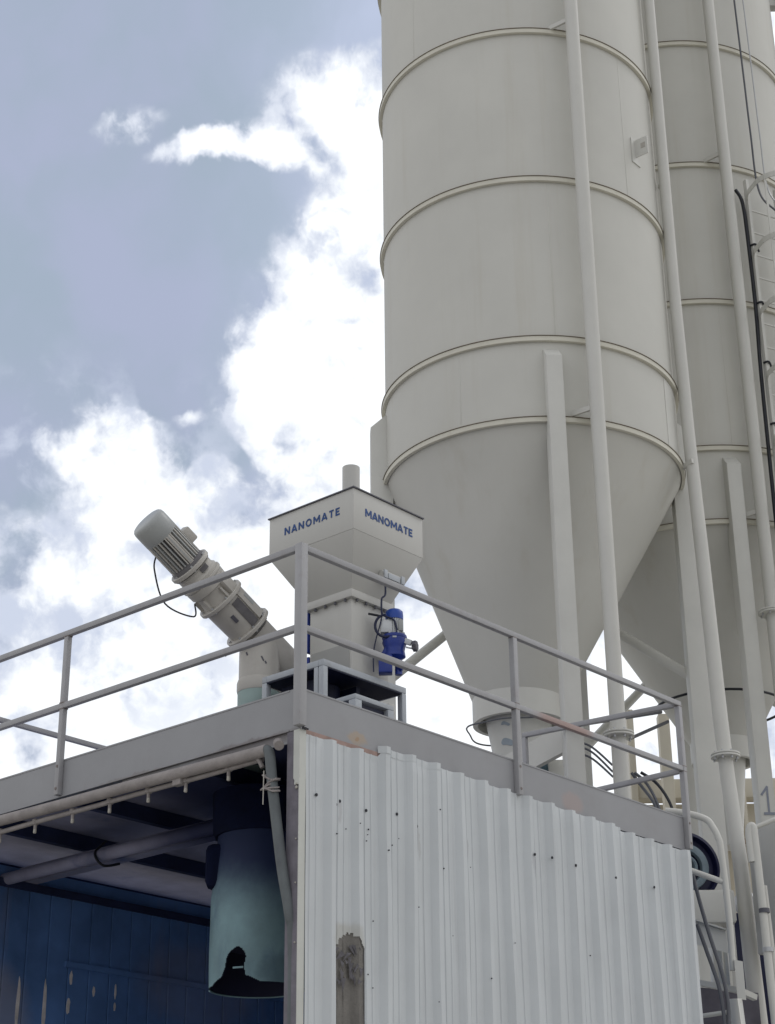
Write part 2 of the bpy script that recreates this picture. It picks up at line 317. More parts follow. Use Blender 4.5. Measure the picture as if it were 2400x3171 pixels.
T1, oc1 = silo(S1, 'nearer of the two tall cream silos, its whole cone showing behind the lettered hopper', (lat.x * .27, lat.y * .27), .475, 7.62)
T2, oc2 = silo(S2, 'farther cream silo at the right edge, its leg marked with a painted 1', (-lat.x * .04, -lat.y * .04), .37, 7.95)
for T, c, zl in ((T1, S1, (7.93, 8.61)), (T2, S2, (8.19, 9.0))):
    Lp = polar(c, 1.76, 135, 0); Bp = polar(c, 1.76, 45, 0); Rp = polar(c, 1.76, -45, 0)
    b = MB(); b.cyl(Lp + Vector((0, 0, 7.85)) + (Bp - Lp) * .02, Lp + (Bp - Lp) * .97 + Vector((0, 0, 9.75)), .055, seg=20); b.build('brace', SILO2, T)
    b = MB(); b.cyl(Rp + Vector((0, 0, 7.93)) + (Bp - Rp) * .02, Rp + (Bp - Rp) * .97 + Vector((0, 0, 9.85)), .055, seg=20); b.build('brace', SILO2, T)
# lap plate on the shell and lifting bracket of the nearer silo
def shell_patch(c, a0, a1, z0, z1, off):
    b = MB(); n = 8; A = []
    for i in range(n + 1):
        a = R(a0 + (a1 - a0) * i / n)
        A.append([(c[0] + (RS - .01) * math.cos(a), c[1] + (RS - .01) * math.sin(a), z0), (c[0] + (RS + off) * math.cos(a), c[1] + (RS + off) * math.sin(a), z0), (c[0] + (RS + off) * math.cos(a), c[1] + (RS + off) * math.sin(a), z1), (c[0] + (RS - .01) * math.cos(a), c[1] + (RS - .01) * math.sin(a), z1)])
    return b.rings(A)
shell_patch(S1, -80, -67, 10.26, 11.14, .006).build('lap_plate', SILO2, T1)
ang = -131.2 + 56.8
d = Vector((math.cos(R(-88.5)), math.sin(R(-88.5)), 0)); tq = Vector((-d.y, d.x, 0)); pc = polar(S1, RS, -88.5, 14.05)
b = MB(); b.obox(pc + d * .005 + Vector((0, 0, -.02)), d, tq, (0, 0, 1), .006, .085, .17); br = b.build('lifting_bracket', SILO2, T1)
b = MB(); b.obox(pc + d * .09 + Vector((0, 0, .02)), d, tq, (0, 0, 1), .085, .006, .12)
lg = b.build('lug', SILO2, br)
b = MB(); b.obox(pc + d * .115 - tq * .0065 + Vector((0, 0, .03)), d, tq, (0, 0, 1), .03, .002, .035); b.build('slot', CAPW, lg)

# ------------------------------------------------------------------ fill pipes
def fill_pipe(label, pts, rads, fz, fr, brackets, clamps=()):
    T = thing('fill_pipe', label, 'pipe', (pts[0][0], pts[0][1], 0), 'vertical fill pipes up the silos')
    b = MB(); b.tube(pts, .07, 28, rads=rads); b.build('pipe', PIPEM, T)
    if fz:
        p = fz[0]; b = MB(); b.lathe(p, (0, 0, 1), [(-.022, fr * .55), (-.022, fr), (-.004, fr), (-.004, fr * .9), (.004, fr * .9), (.004, fr), (.022, fr), (.022, fr * .5)], 40); fl = b.build('flange', SILO2, T, bevel=.002)
        for k in range(8):
            q = Vector(p) + Vector((math.cos(k * math.pi / 4 + .3) * fr * .8, math.sin(k * math.pi / 4 + .3) * fr * .8, 0))
            b = MB(); b.cyl(q - Vector((0, 0, .05)), q + Vector((0, 0, .04)), .012, seg=6); b.build('bolt', GALV, fl)
    for (p, q) in brackets:
        b = MB(); b.bar(p, q, .03, .055); b.build('bracket', PIPEM, T)
    return T
pA = Vector((5.311, .880, 0)); pC = Vector((8.758, .957, 0))
def br_pair(c, p, z):
    a = math.degrees(math.atan2(p.y - c[1], p.x - c[0])); out = []
    r = math.hypot(p.y - c[1], p.x - c[0])
    out.append((polar(c, RS + .03, a - 6.5, z), polar(c, r, a - 1.2, z + .0)))
    out.append((polar(c, RS + .03, a + 5.5, z), polar(c, r, a + 1.2, z + .0)))
    return out
def vert(p, zs): return [Vector((p.x, p.y, z)) for z in zs]
fill_pipe('light grey fill pipe down the front of the nearer silo, flanged low down', vert(pA, (0, 22)), [.078, .078], [Vector((pA.x, pA.y, 6.72))], .152,
          br_pair(S1, pA, 10.28) + br_pair(S1, pA, 15.36))
pBt = Vector((7.038, .854, 0))
ptsB = [PP(11.40, 17.6, 0), PP(11.25, 17.75, 4.0), PP(11.12, 17.95, 5.7), PP(10.97, 18.05, 6.6), PP(10.90, 18.1, 7.3), PP(10.80, 18.15, 9.0), PP(10.70, 18.2, 10.5), Vector((7.04, .86, 12.5)), Vector((7.03, .85, 16)), Vector((7.0, .83, 22))]
fill_pipe('light grey fill pipe between the two silos, leaning slightly at its foot', ptsB, [.095, .085, .075, .075, .078, .075, .07, .068, .066, .066], [PP(10.96, 18.05, 6.83)], .15,
          [(polar(S1, RS + .03, -62, 14.0), Vector((7.03, .86, 14.02))), (polar(S1, RS + .03, -66, 10.2), PP(10.75, 18.1, 10.22))])
fill_pipe('light grey fill pipe on the farther silo, right of the leg with the painted 1', vert(pC, (0, 22)), [.075, .075], [Vector((pC.x, pC.y, 8.98))], .16,
          br_pair(S2, pC, 10.26) + br_pair(S2, pC, 15.36))
# squiggle on pipe foot and the painted 1 on the far silo's front leg
legd = Vector((math.cos(R(-135)), math.sin(R(-135)), 0)); lega = Vector((-legd.y, legd.x, 0))
def one_at(x, z): return Vector((S2[0], S2[1], 0)) + legd * 1.853 + lega * x + Vector((0, 0, z))
b = MB()
def stroke(b, a, c, w, n=legd, t=.002):
    a, c = Vector(a), Vector(c); d_ = (c - a); l = d_.length; d_.normalize(); s_ = d_.cross(n).normalized()
    b.obox((a + c) / 2 + n * t, d_, s_, n, l / 2, w / 2, t)
zz = 6.80
stroke(b, one_at(.008, zz - .165), one_at(.008, zz + .13), .022); stroke(b, one_at(.014, zz + .135), one_at(-.062, zz + .035), .024, t=.0026); stroke(b, one_at(-.05, zz - .172), one_at(.07, zz - .172), .028, t=.0031)
leg2f = [o for o in T2.children if o.name.startswith('leg')][0]
o1 = b.build('painted_number', PAINT1, leg2f)
o1['label'] = 'grey number 1 painted on the leg'

# ------------------------------------------------------------------ flange hoop / hoses round the outlets
hoop = [oc1 + Vector((lat.x, lat.y, 0)) * .03 + Vector((math.cos(R(a)) * (.53 + .02 * math.sin(a * .11)), math.sin(R(a)) * (.53 + .02 * math.sin(a * .11)), 7.33 + .015 * math.sin(a * .05))) for a in range(-330, -60, 10)]
b = MB(); b.tube(spline(hoop, 3), .009, 6); tag(b.build('air_hose', CABLEG), 'thin grey air hose looped around the outlet of the nearer silo', 'hose')
hoop = [oc2 + Vector((math.cos(R(a)) * .80, math.sin(R(a)) * .80, 8.42)) for a in range(-235, 20, 8)]
b = MB(); b.tube(hoop, .016, 6); tag(b.build('air_hose', BLACK), 'black air hose ringed around the cone of the farther silo', 'hose')
# grey touch-up marks on the outlet
b = MB()
def on_cone(oc, oz, orr, azc, z):   # point on outlet surface facing the camera
    t = (oz - .02 - z) / 1.08; r = (orr - .09) * (1 - t) + orr * .42 * t
    return oc + Vector((math.cos(R(azc)) * r, math.sin(R(azc)) * r, z))
def patch(b, oc, oz, orr, a0, a1, z0, z1, off=.006):
    n = 10; rr = []
    for i in range(n + 1):
        t = i / n; a = a0 + (a1 - a0) * t; zc = (z0 + z1) / 2 + .012 * math.sin(t * 5); h = (z1 - z0) / 2 * math.sqrt(max(.06, 1 - (2 * t - 1) ** 4))
        p = on_cone(oc, oz, orr, a, zc - h); q = on_cone(oc, oz, orr, a, zc + h); d_ = (Vector((p.x, p.y, 0)) - Vector((oc.x, oc.y, 0))).normalized()
        rr.append([p + d_ * .001, p + d_ * off, q + d_ * off, q + d_ * .001])
    b.rings(rr)
b1 = MB(); patch(b1, oc1, 7.62, .475, -182, -156, 7.10, 7.17)
outl = [o for o in T1.children if o.name.startswith('outlet')][0]
b1.build('paint_patch', SQUIG, outl)
b1 = MB(); patch(b1, oc1, 7.62, .475, -177, -160, 7.31, 7.345); b1.build('paint_patch', SQUIG, outl)

# ------------------------------------------------------------------ ladder with cage on the far silo
LA = -149.6 + 38.5
ld = Vector((math.cos(R(LA)), math.sin(R(LA)), 0)); lt = Vector((-ld.y, ld.x, 0))
lc = Vector((S2[0], S2[1], 0)) + ld * (RS + .2)
T = thing('caged_ladder', 'light painted ladder with hoop cage climbing the farther silo at the right edge', 'ladder', (lc.x, lc.y, 0))
for s_ in (-.24, .24):
    b = MB(); b.obox(lc + lt * s_ + Vector((0, 0, 7.5)), ld, lt, (0, 0, 1), .03, .022, 7.5); b.build('side_rail', SILO2, T)
for i in range(31):
    z = 4.5 + i * .335
    b = MB(); b.cyl(lc - lt * .24 + Vector((0, 0, z)), lc + lt * .24 + Vector((0, 0, z)), .011, seg=8); b.build('rung', SILO2, T)
for i in range(9):
    z = 14.72 - .88 * i
    pts = [lc - lt * .25 + Vector((0, 0, z)), lc - lt * .33 + ld * .12 + Vector((0, 0, z))] + [lc - lt * (.38 * math.cos(R(a))) + ld * (.36 + .38 * math.sin(R(a))) + Vector((0, 0, z)) for a in range(0, 181, 10)] + [lc + lt * .33 + ld * .12 + Vector((0, 0, z)), lc + lt * .25 + Vector((0, 0, z))]
    b = MB()
    for p, q in zip(pts, pts[1:]): b.bar(p, q + (q - p) * .04, .010, .075)
    b.build('cage_hoop', SILO2, T)
for a in (20, 60, 90, 120, 160):
    p = lc + lt * (.374 * math.cos(R(a))) + ld * (.36 + .374 * math.sin(R(a)))
    b = MB(); b.obox(p + Vector((0, 0, 11.2)), ld, lt, (0, 0, 1), .004, .016, 3.55); b.build('cage_bar', SILO2, T)
# black cable bundle beside it
pts = [PP(13.21, 19.95, 14.9), PP(13.40, 19.9, 14.66), PP(13.45, 19.9, 14.1), PP(13.46, 19.9, 13.1), PP(13.40, 19.9, 12.2), PP(13.37, 19.9, 10.9), PP(13.35, 19.9, 9.7), PP(13.3, 19.9, 8.6)]
b = MB(); b.tube(spline(pts), .024, 10); T = b.build('cable_bundle', BLACK); tag(T, 'thick black cable bundle hanging beside the caged ladder', 'cable')
b = MB(); b.tube(spline([p + Vector((.05, -.045, 0)) for p in pts[1:-1]]), .018, 8); b.build('conduit', GALV, T)
for i in range(7):
    p = PP(13.45, 19.9, 14.0 - i * .85)
    b = MB(); b.tube(spline([p + Vector((-.0, -.03, 0)), p + ld * .08 + lt * .05, p + lt * .16 - Vector((0, 0, .03))], 4), .014, 6); b.build('cable_clip', BLACK, T)
for (a0, col, r_, lab) in ((13.95, CABLEG, .014, 'dark slack cable hanging down the farther silo, left one of two'), (14.28, GALV, .010, 'thin pale slack cable hanging down the farther silo, right one of two')):
    pts = [PP(a0 - .05, 20.1, 19.0), PP(a0, 20.05, 16.9), PP(a0 + .02, 20.0, 15.8), PP(a0 + .08, 20.0, 14.9), PP(a0 + .6, 19.7, 14.35), PP(a0 + 1.6, 19.6, 13.9)]
    b = MB(); b.tube(spline(pts), r_, 6); tag(b.build('cable', col), lab, 'cable')
# riser with plates past the edge of the far silo
T = thing('riser_pipe', 'grey riser pipe held off the farther silo by flat plates at the right frame edge', 'pipe', PP(15.55, 21.6, 0))
b = MB(); b.cyl(PP(15.62, 21.5, 8), PP(15.62, 21.5, 21), .07); b.build('pipe', GALV, T)
for z in (19.15, 17.65, 16.1, 14.6):
    b = MB(); b.obox(PP(15.18, 21.52, z), Vector((*rot(1, 0), 0)), Vector((*rot(0, 1), 0)), (0, 0, 1), .16, .07, .17 if z > 17 else .05); b.build('plate', SILO2, T)

# ------------------------------------------------------------------ loading shed
SH = thing('loading_shed', 'open fronted steel shed clad in white corrugated sheet under the grey roof beams', 'shed', (0, 0, 0))
ZT, ZB = 5.673, 5.392; LR, LL = 4.97, 7.0
def channel(b, ax, length, zt, zb, inward):
    # web on the outer plane, flanges pointing in
    if ax == 'x':
        b.box(0.0, 0, zb, length, .012, zt); b.box(0.0, -.004, zt, length, .10, zt + .012); b.box(.0, -.004, zb - .012, length, .10, zb)
    else:
        b.box(0, .013, zb, .012, length, zt); b.box(-.004, .101, zt, .10, length, zt + .012); b.box(-.004, .101, zb - .012, .10, length, zb)
b = MB(); channel(b, 'x', LR, ZT, ZB, 1); beamr = b.build('roof_beam', BEAM, SH)
b = MB(); channel(b, 'y', LL, ZT, ZB, 1); b.build('roof_beam', BEAM, SH)
b = MB(); b.box(LR, .0, ZB - .012, LR + .012, .10, ZT + .04); b.build('end_plate', BEAM, beamr)
b = MB(); b.box(LR - .1, .1, ZB, LR - .088, 4.8, ZT); b.build('roof_beam', BEAM, SH)
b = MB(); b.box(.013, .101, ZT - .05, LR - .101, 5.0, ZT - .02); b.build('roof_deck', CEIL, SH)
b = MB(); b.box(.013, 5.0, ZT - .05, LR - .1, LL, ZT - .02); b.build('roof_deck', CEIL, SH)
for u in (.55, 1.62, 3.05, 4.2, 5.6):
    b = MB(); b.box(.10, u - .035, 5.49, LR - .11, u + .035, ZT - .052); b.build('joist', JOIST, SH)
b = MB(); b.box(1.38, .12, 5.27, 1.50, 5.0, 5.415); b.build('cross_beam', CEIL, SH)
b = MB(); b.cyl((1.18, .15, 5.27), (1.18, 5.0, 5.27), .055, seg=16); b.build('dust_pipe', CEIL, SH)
b = MB(); b.tube(spline([(1.22, 3.5, 5.4), (1.12, 3.52, 5.28), (1.16, 3.45, 5.17), (1.3, 3.4, 5.2)]), .012, 6); b.build('hose', BLACK, SH)
# lower edge plate under the front beam
b = MB(); b.hexa([(.02, .10, 5.30), (.03, .10, 5.30), (.03, 1.9, 5.36), (.02, 1.9, 5.36), (.02, .10, ZB - .013), (.03, .10, ZB - .013), (.03, 1.9, ZB - .013), (.02, 1.9, ZB - .013)]); b.build('edge_plate', BEAM, SH)
# far side wall (seen from inside), standing seam panels
b = MB(); y0 = 4.82; pr = []
v = .0
while v < LR - .3:
    pr += [(v, y0), (v + .222, y0 + .004), (v + .226, y0 + .030), (v + .238, y0 + .030), (v + .242, y0)]; v += .245
A = [b.b.verts.new((x, y, 0)) for x, y in pr]; B_ = [b.b.verts.new((x, y, 5.20)) for x, y in pr]
for i in range(len(pr) - 1): b.b.faces.new((A[i], A[i + 1], B_[i + 1], B_[i]))
o = b.build('far_side_wall', INWALL, SH, smooth=0)
sm = o.modifiers.new('thick', 'SOLIDIFY'); sm.thickness = .004
b = MB(); b.box(.0, y0 + .035, 0, LR, y0 + .06, 5.40); b.build('wall_backing', INWALL, SH)
b = MB(); b.box(.1, y0 - .03, 5.20, LR - .1, y0 + .008, 5.27); b.build('wall_rail', JOIST, SH)
b = MB(); b.box(LR - .06, .1, 0, LR - .03, y0, 5.38); b.build('added_end_wall', INWALL, SH)  # unseen wall, added to keep the shed interior dark
b = MB(); b.box(1.9, y0 - .03, 4.58, LR - .1, y0 - .003, 4.63); b.build('girt', INWALL, SH)
random.seed(11)
for (v, z, w_, h_) in ((1.405, 4.19, .020, .25), (1.70, 4.20, .022, .24), (1.985, 4.49, .020, .07), (1.97, 4.24, .024, .08), (2.26, 4.40, .018, .05), (2.52, 4.43, .014, .07), (2.52, 4.29, .014, .04)):
    n = 14; pts = [(v + w_ * math.cos(2 * math.pi * k / n) * (.7 + .4 * random.random()), z + h_ * math.sin(2 * math.pi * k / n) * (.8 + .25 * random.random())) for k in range(n)]
    b = MB(); b.rings([[Vector((x_, y0 - .002, z_)) for x_, z_ in pts], [Vector((x_, y0 - .006, z_)) for x_, z_ in pts]]); b.build('slit_light_patch', SLITM, SH, smooth=0)  # pale shapes painted where light comes through wall slits
# columns and corner
b = MB(); b.box(.0, .050, 0, .09, .058, 5.375); b.box(.0, .058, 0, .012, .118, 5.375); b.box(.04, .060, 0, .05, .118, 5.37); b.build('corner_column', COLM, SH)
b = MB(); b.box(.06, .12, 0, .07, .16, 5.3); b.build('inner_plate', COLM, SH)
b = MB(); b.box(-.012, -.014, 0, .052, -.008, 5.375); b.build('corner_flashing', FLASH, SH)
b = MB()
n = 40                                # the flashing's return edge, torn off below
zs = [4.98 + (5.375 - 4.98) * i / n for i in range(n + 1)]
rr = []
for i, z in enumerate(zs):
    e = .044 if z > 5.02 else .03 + .01 * random.random()
    rr.append([(-.012, -.008, z), (-.012, e, z), (-.008, e, z), (-.008, -.008, z)])
b.rings(rr); b.build('flashing_return', FLASH, SH)
b = MB(); b.box(-.004, -.006, 0, .0, .049, 4.99); b.build('exposed_edge', COLM, SH)
for z, r_ in ((4.96, .012), (4.985, .008), (4.6, .006), (4.3, .006), (3.9, .006)):
    b = MB(); b.lathe((-.01, .012, z), (-1, 0, 0), [(0, r_), (.006, r_ * .9), (.01, r_ * .4)], 10); b.build('plaster_blob', CAPW, SH)
# strips between beam and cladding near the corner
b = MB(); b.box(.056, -.008, 5.335, 1.18, -.002, 5.385); b.build('packing_strip', RUSTP, SH)
# corrugated side wall
PER = .287
def prof_pts(v0, v1):
    out = []; k = 0; v = v0
    while v < v1:
        j = random.uniform(-.003, .003); w_ = random.uniform(-.007, .007); d_ = random.uniform(-.004, .004)
        for dv, du in ((0, 0), (.030, 0), (.036, -.006), (.044, -.006), (.050, 0), (.095, 0), (.101, -.006), (.109, -.006), (.115, 0), (.168, 0), (.176, -.002), (.222 + w_, -.046 + d_), (.262 + w_ * .5, -.048 + d_), (.2795, -.003)):
            out.append((v + dv, -.012 + du + (j if -.01 < du else 0)))
        v += PER
    return [p for p in out if p[0] <= v1]
pp = prof_pts(.055, 4.98)
fp = []
for (p_, q_) in zip(pp, pp[1:]):
    fp.append(p_)
    if .28 < p_[0] < .63:
        k_ = max(1, int((q_[0] - p_[0]) / .008))
        for i_ in range(1, k_): fp.append((p_[0] + (q_[0] - p_[0]) * i_ / k_, p_[1] + (q_[1] - p_[1]) * i_ / k_))
fp.append(pp[-1]); pp = fp
levels = [0, 1.0, 1.5, 2.0, 2.6] + [3.0 + .012 * i for i in range(1, 92)] + [4.25, 4.4, 4.55, 4.7, 4.85, 5.0, 5.15, 5.3]
def topz(v):
    if v < .30: return 5.352
    if v < .82: return 5.350
    if v < 1.45: return 5.418
    if v < 2.1: return 5.412
    if v < 3.0: return 5.402
    if v < 3.9: return 5.395
    return 5.366
def torn(v, z):
    if not (.318 < v < .602): return False
    t = (v - .318) / .284
    top = 3.90 + (.125 * math.sin(math.pi * min(1, max(0, (t - .12) / .88)) ** 1.3) ** .6) + .006 * math.sin(v * 160)
    return z < top
b = MB(); cols = []
for i, (v, u) in enumerate(pp):
    col_ = []
    for z in levels:
        w = .0045 * math.sin(v * 3.1 + z * 1.3) + .0035 * math.sin(v * 7 - z * 2.1 + 1) + .002 * math.sin(v * 19 + z * 4.7)
        col_.append(b.b.verts.new((v + .002 * math.sin(z * 2.4 + v * 5), u + w, z)))
    col_.append(b.b.verts.new((v, u, topz(v))))
    cols.append(col_)
lv = levels + [5.36]
for i in range(len(cols) - 1):
    for k in range(len(lv) - 1):
        if torn((pp[i][0] + pp[i + 1][0]) / 2, (lv[k] + lv[k + 1]) / 2): continue
        b.b.faces.new((cols[i][k], cols[i + 1][k], cols[i + 1][k + 1], cols[i][k + 1]))
bmesh.ops.delete(b.b, geom=[v for v in b.b.verts if not v.link_faces], context='VERTS')
wall = b.build('side_wall', CLAD, SH, smooth=0)
sm = wall.modifiers.new('thick', 'SOLIDIFY'); sm.thickness = .0015; sm.offset = 1
# exposed board in the torn hole
b = MB()
A = []; bp_ = [p_ for p_ in pp if .27 < p_[0] < .64]
for k in range(0, 56):
    z = 2.4 + k * .031
    A.append([b.b.verts.new((v_ + random.uniform(-.001, .001), u_ + .010 + random.uniform(-.0025, .0025), z)) for v_, u_ in bp_])
for r0_, r1_ in zip(A, A[1:]):
    for i in range(len(bp_) - 1): b.b.faces.new((r0_[i], r0_[i + 1], r1_[i + 1], r1_[i]))
b.build('exposed_board', TORN, wall, smooth=30)
b = MB(); random.seed(3)
for k in range(22):                  # curled scraps of facing at the top of the hole
    v = .335 + .25 * random.random(); z = 3.70 + .26 * random.random(); l = random.uniform(.04, .11); a = random.uniform(-.8, .8)
    p = Vector((v, -.022 - .028 * max(0, (v - .50) / .06) if v < .56 else -.05, z)); q = p + Vector((math.sin(a) * l, -.012, -math.cos(a) * l)); r_ = p + Vector((random.uniform(.02, .05), -.003, random.uniform(-.03, .02)))
    b.b.faces.new([b.b.verts.new(p), b.b.verts.new(q), b.b.verts.new(r_)])
b.build('torn_scraps', mat('torn_scrap_dark', (.11, .105, .115), .8, .4, 20), wall, smooth=0)
for (v, z) in ((.153, 4.933), (.355, 4.904), (.396, 4.936), (.67, 4.921), (.915, 4.92), (1.006, 4.959), (1.226, 4.909), (1.45, 5.07), (1.782, 4.945), (2.051, 4.937), (2.609, 4.934), (2.833, 4.946), (3.151, 4.937), (3.72, 4.93), (4.28, 4.94), (1.182, 4.303), (.737, 4.145), (1.614, 4.165), (.324, 4.795), (.321, 4.682), (.46, 4.749), (.672, 4.701), (1.523, 4.646), (1.778, 5.068), (.686, 3.773), (.326, 4.559), (1.849, 4.711), (1.391, 3.662), (.626, 3.522), (.729, 3.686), (2.3, 4.2), (3.35, 4.25), (2.0, 3.9), (.34, 4.62), (.56, 4.80), (.95, 4.72), (.86, 4.66), (1.02, 4.78), (.70, 4.79), (.69, 4.75)):
    i = min(range(len(pp)), key=lambda i: abs(pp[i][0] - v)); u = min(pp[i][1], pp[min(i + 1, len(pp) - 1)][1])
    big = abs(z - 4.93) < .06; r_ = (.0115 if big else random.uniform(.003, .0065))
    b = MB(); b.lathe((v, u - .001, z), (0, -1, -.1), [(0, r_), (.006, r_), (.009, r_ * .5)], 10); b.build('screw', SCREW, wall)
# curled trim on top of second sheet
b = MB()
tp = [(p[0], p[1] - .003) for p in pp if .80 < p[0] < 1.48]
rr = [[(v, u, 5.375), (v, u - .002, 5.375), (v, u - .003, 5.428), (v, u + .001, 5.428)] for v, u in tp]
b.rings(rr); b.build('top_trim', CLAD, wall, smooth=0)

# ------------------------------------------------------------------ guardrails
def rail_thing(label, loc): return thing('guardrail', label, 'guardrail', loc, 'grey guardrails around the shed roof')
def sqv(T, x, y, z0, z1, h=.0235, name='post'):
    b = MB(); b.box(x - h, y - h, z0, x + h, y + h, z1); return b.build(name, RAIL, T, bevel=.004)
def sqh(T, p, q, w=.046, name='rail', hh=.046):
    b = MB(); b.bar(p, q, w, hh); return b.build(name, RAIL, T, bevel=.004)
GF = rail_thing('guardrail along the front roof edge, above the dark opening', (-.03, 3, ZT))
GR = rail_thing('guardrail along the corrugated side, with a rusty stretch of middle rail', (2.5, -.03, ZT))
GE = rail_thing('short guardrail across the far end of the roof, ending in a low post', (LR, .9, ZT))
GB = rail_thing('guardrail on the far side of the roof, seen low at the left edge', (1, 4.9, ZT))
RT, RM = 6.745, 6.125
sqv(GF, -.024, -.024, ZB - .0, 6.772, .034); 
for u in (2.62, 5.3): sqv(GF, -.026, u, ZB, RT - .024)
sqh(GF, (-.026, .011, RT), (-.026, LL, RT)); sqh(GF, (-.026, .011, RM), (-.026, LL, RM))
for v in (2.48, 4.955): sqv(GR, v, -.026, ZB, RT - .024, .026)
sqh(GR, (.011, -.026, RT), (4.982, -.026, RT)); sqh(GR, (.011, -.026, RM), (4.928, -.026, RM))
sqh(GE, (4.955, .0, RT - .004), (4.955, 1.76, RT + .075)); sqh(GE, (4.955, .0, RM - .01), (4.955, 4.2, RM - .03)); sqv(GE, 4.955, 1.74, ZT, RT + .05)
sqh(GB, (.2, 4.88, RT), (LR, 4.88, RT))
sqh(GB, (.2, 4.88, RM), (LR, 4.88, RM)); sqv(GB, LR - .05, 4.88, ZT, RT - .024)
for (T_, x_, y_) in ((GF, -.026, 2.62), (GF, -.026, 5.3), (GR, 2.48, -.026), (GR, 4.955, -.026)):
    for z_ in (RT - .026, RM + .025, RM - .025):
        b = MB(); b.obox((x_, y_, z_), (1, 0, 0), (0, 1, 0), (0, 0, 1), .027, .027, .0045); b.build('weld', WELD, T_, bevel=.002)
    for z_ in (ZB + .05, ZT - .05):
        b = MB(); n_ = Vector((-1, 0, 0)) if T_ is GF else Vector((0, -1, 0)); b.lathe(Vector((x_, y_, z_)) + n_ * .022, n_, [(0, .012), (.008, .012), (.009, .004)], 6); b.build('bolt', WELD, T_)
# small weld tear at the foot of the corner post
b = MB()
for k in range(7): b.obox((.005 + .008 * k, -.03 + random.uniform(-.01, .01), 5.383 + random.uniform(-.008, .008)), (1, 0, 0), (0, 1, 0), (0, 0, 1), .006, .006, .004)
b.build('weld', SCREW, GR)

# ------------------------------------------------------------------ spray pipe under the front beam
SP = thing('spray_pipe', 'dusty water spray pipe with hanging nozzles under the front roof beam', 'pipe', (-.06, 2, 5.3))
def pz(u): return 5.262 + .012 * u
b = MB(); pts = [(-.06 + .004 * math.sin(u * 3), u, pz(u)) for u in [.26 + .2 * i for i in range(34)]]; b.tube(pts, .043, 16); b.build('main_pipe', DUSTY, SP)
b = MB(); pts = [(-.015, u, 5.225 + .002 * math.sin(u * 5)) for u in [.35 + .2 * i for i in range(33)]]; b.tube(pts, .020, 10); b.build('water_line', DUSTY, SP)
for i, u in enumerate((.69, 1.14, 1.55, 1.99, 2.43, 2.89, 3.34, 3.8)):
    b = MB(); b.lathe((-.015, u, 5.238), (0, 0, -1), [(-.01, .027), (.03, .027), (.035, .014), (.07, .013)], 12); nz = b.build('nozzle', DUSTY, SP)
    b = MB(); b.lathe((-.015, u, 5.170), (.03 * (-1) ** i, 0, -1), [(0, .013), (.028, .014), (.034, .010)], 10); b.build('nozzle_tip', CAPW, nz)
b = MB(); b.tube(spline([(-.03, .42, 5.26), (-.04, .36, 5.22), (-.03, .33, 5.16)]), .017, 8); b.build('nozzle', DUSTY, SP)
b = MB(); b.obox((-.04, 1.19, 5.235), (1, 0, 0), (0, 1, 0), (0, 0, 1), .03, .045, .045); b.lathe((-.06, 1.24, pz(1.24)), (0, 1, 0), [(-.012, .040), (.012, .040)], 16); b.build('clamp', DUSTY, SP, bevel=.01)
b = MB(); b.tube(spline([(-.06, .28, 5.27), (-.06, .235, 5.24), (-.06, .215, 5.12), (-.06, .195, 4.98), (-.05, .165, 4.75), (-.035, .115, 4.40), (.0, .075, 4.1), (.03, .065, 3.8), (.03, .065, 2)], 6), .038, 14, rads=None); b.build('drop_pipe', mat('drop_pipe_green_grey', (.125, .14, .145), .75, .2, 6, .5, (.10, .10, .12), (6, 6, 3)), SP)
b = MB(); b.cyl((-.05, .16, 5.30), (-.08, .12, 5.265), .036, seg=14); b.build('stub_end', DUSTY, SP)
b = MB()
for k in range(9):
    a = k * .7; b.obox((-.068 + .01 * math.sin(a), .205 + .02 * math.cos(a * 1.7), 5.06 - .012 * k), Vector((1, .3 * math.sin(a), .2)).normalized(), Vector((0, 1, .6 * math.cos(a))).normalized(), (0, 0, 1), .035, .045, .006)
b.build('wrapping_rag', DUSTY, SP, bevel=.003)
b = MB(); b.tube([(-.11, .235, 5.10), (-.11, .238, 4.86)], .004, 6); b.build('tie_end', CAPW, SP)

# ------------------------------------------------------------------ chute inside the shed
cx, cy = PP(-4.25, 13.9, 0).xy
CH = thing('loading_chute', 'pale teal loading chute with a burnt hole hanging in the dark shed', 'chute', (cx, cy, 3.8))
seg = 300; nz_ = 200; ztop, zbot = 5.3, 3.90
def crad(z):
    t = (ztop - z) / (ztop - zbot); return .30 + .085 * min(1, t * 1.9) - .022 * t + .004 * math.sin(t * 9)
def in_hole(a_, z):
    da = (a_ - 225.6 + 180) % 360 - 180
    h = z - zbot; w = .5 + .5 * math.sin(h * 60) * .15
    if h > .26: return False
    c = -32 + 8 * h / .26; hw = 15 * (1 - (h / .26) ** 2.6) ** .5 + 1.2 * math.sin(h * 40)
    if h < .05: hw += (.05 - h) * 420
    if abs(h - .105) < .009 and -30 < da < -17: return False
    return abs(da - c) < hw
def sleeve(r_off, seg, nz_, m_, name, par):
    b = MB(); grid = []
    for i in range(nz_ + 1):
        z = ztop - (ztop - zbot) * i / nz_
        grid.append([b.b.verts.new((cx + (crad(z) + r_off) * math.cos(2 * math.pi * k / seg), cy + (crad(z) + r_off) * math.sin(2 * math.pi * k / seg), z)) for k in range(seg)])
    for i in range(nz_):
        for k in range(seg):
            if in_hole(360 * (k + .5) / seg, ztop - (ztop - zbot) * (i + .5) / nz_): continue
            b.b.faces.new((grid[i][k], grid[i][(k + 1) % seg], grid[i + 1][(k + 1) % seg], grid[i + 1][k]))
    bmesh.ops.delete(b.b, geom=[v for v in b.b.verts if not v.link_faces], context='VERTS')
    return b.build(name, m_, par)
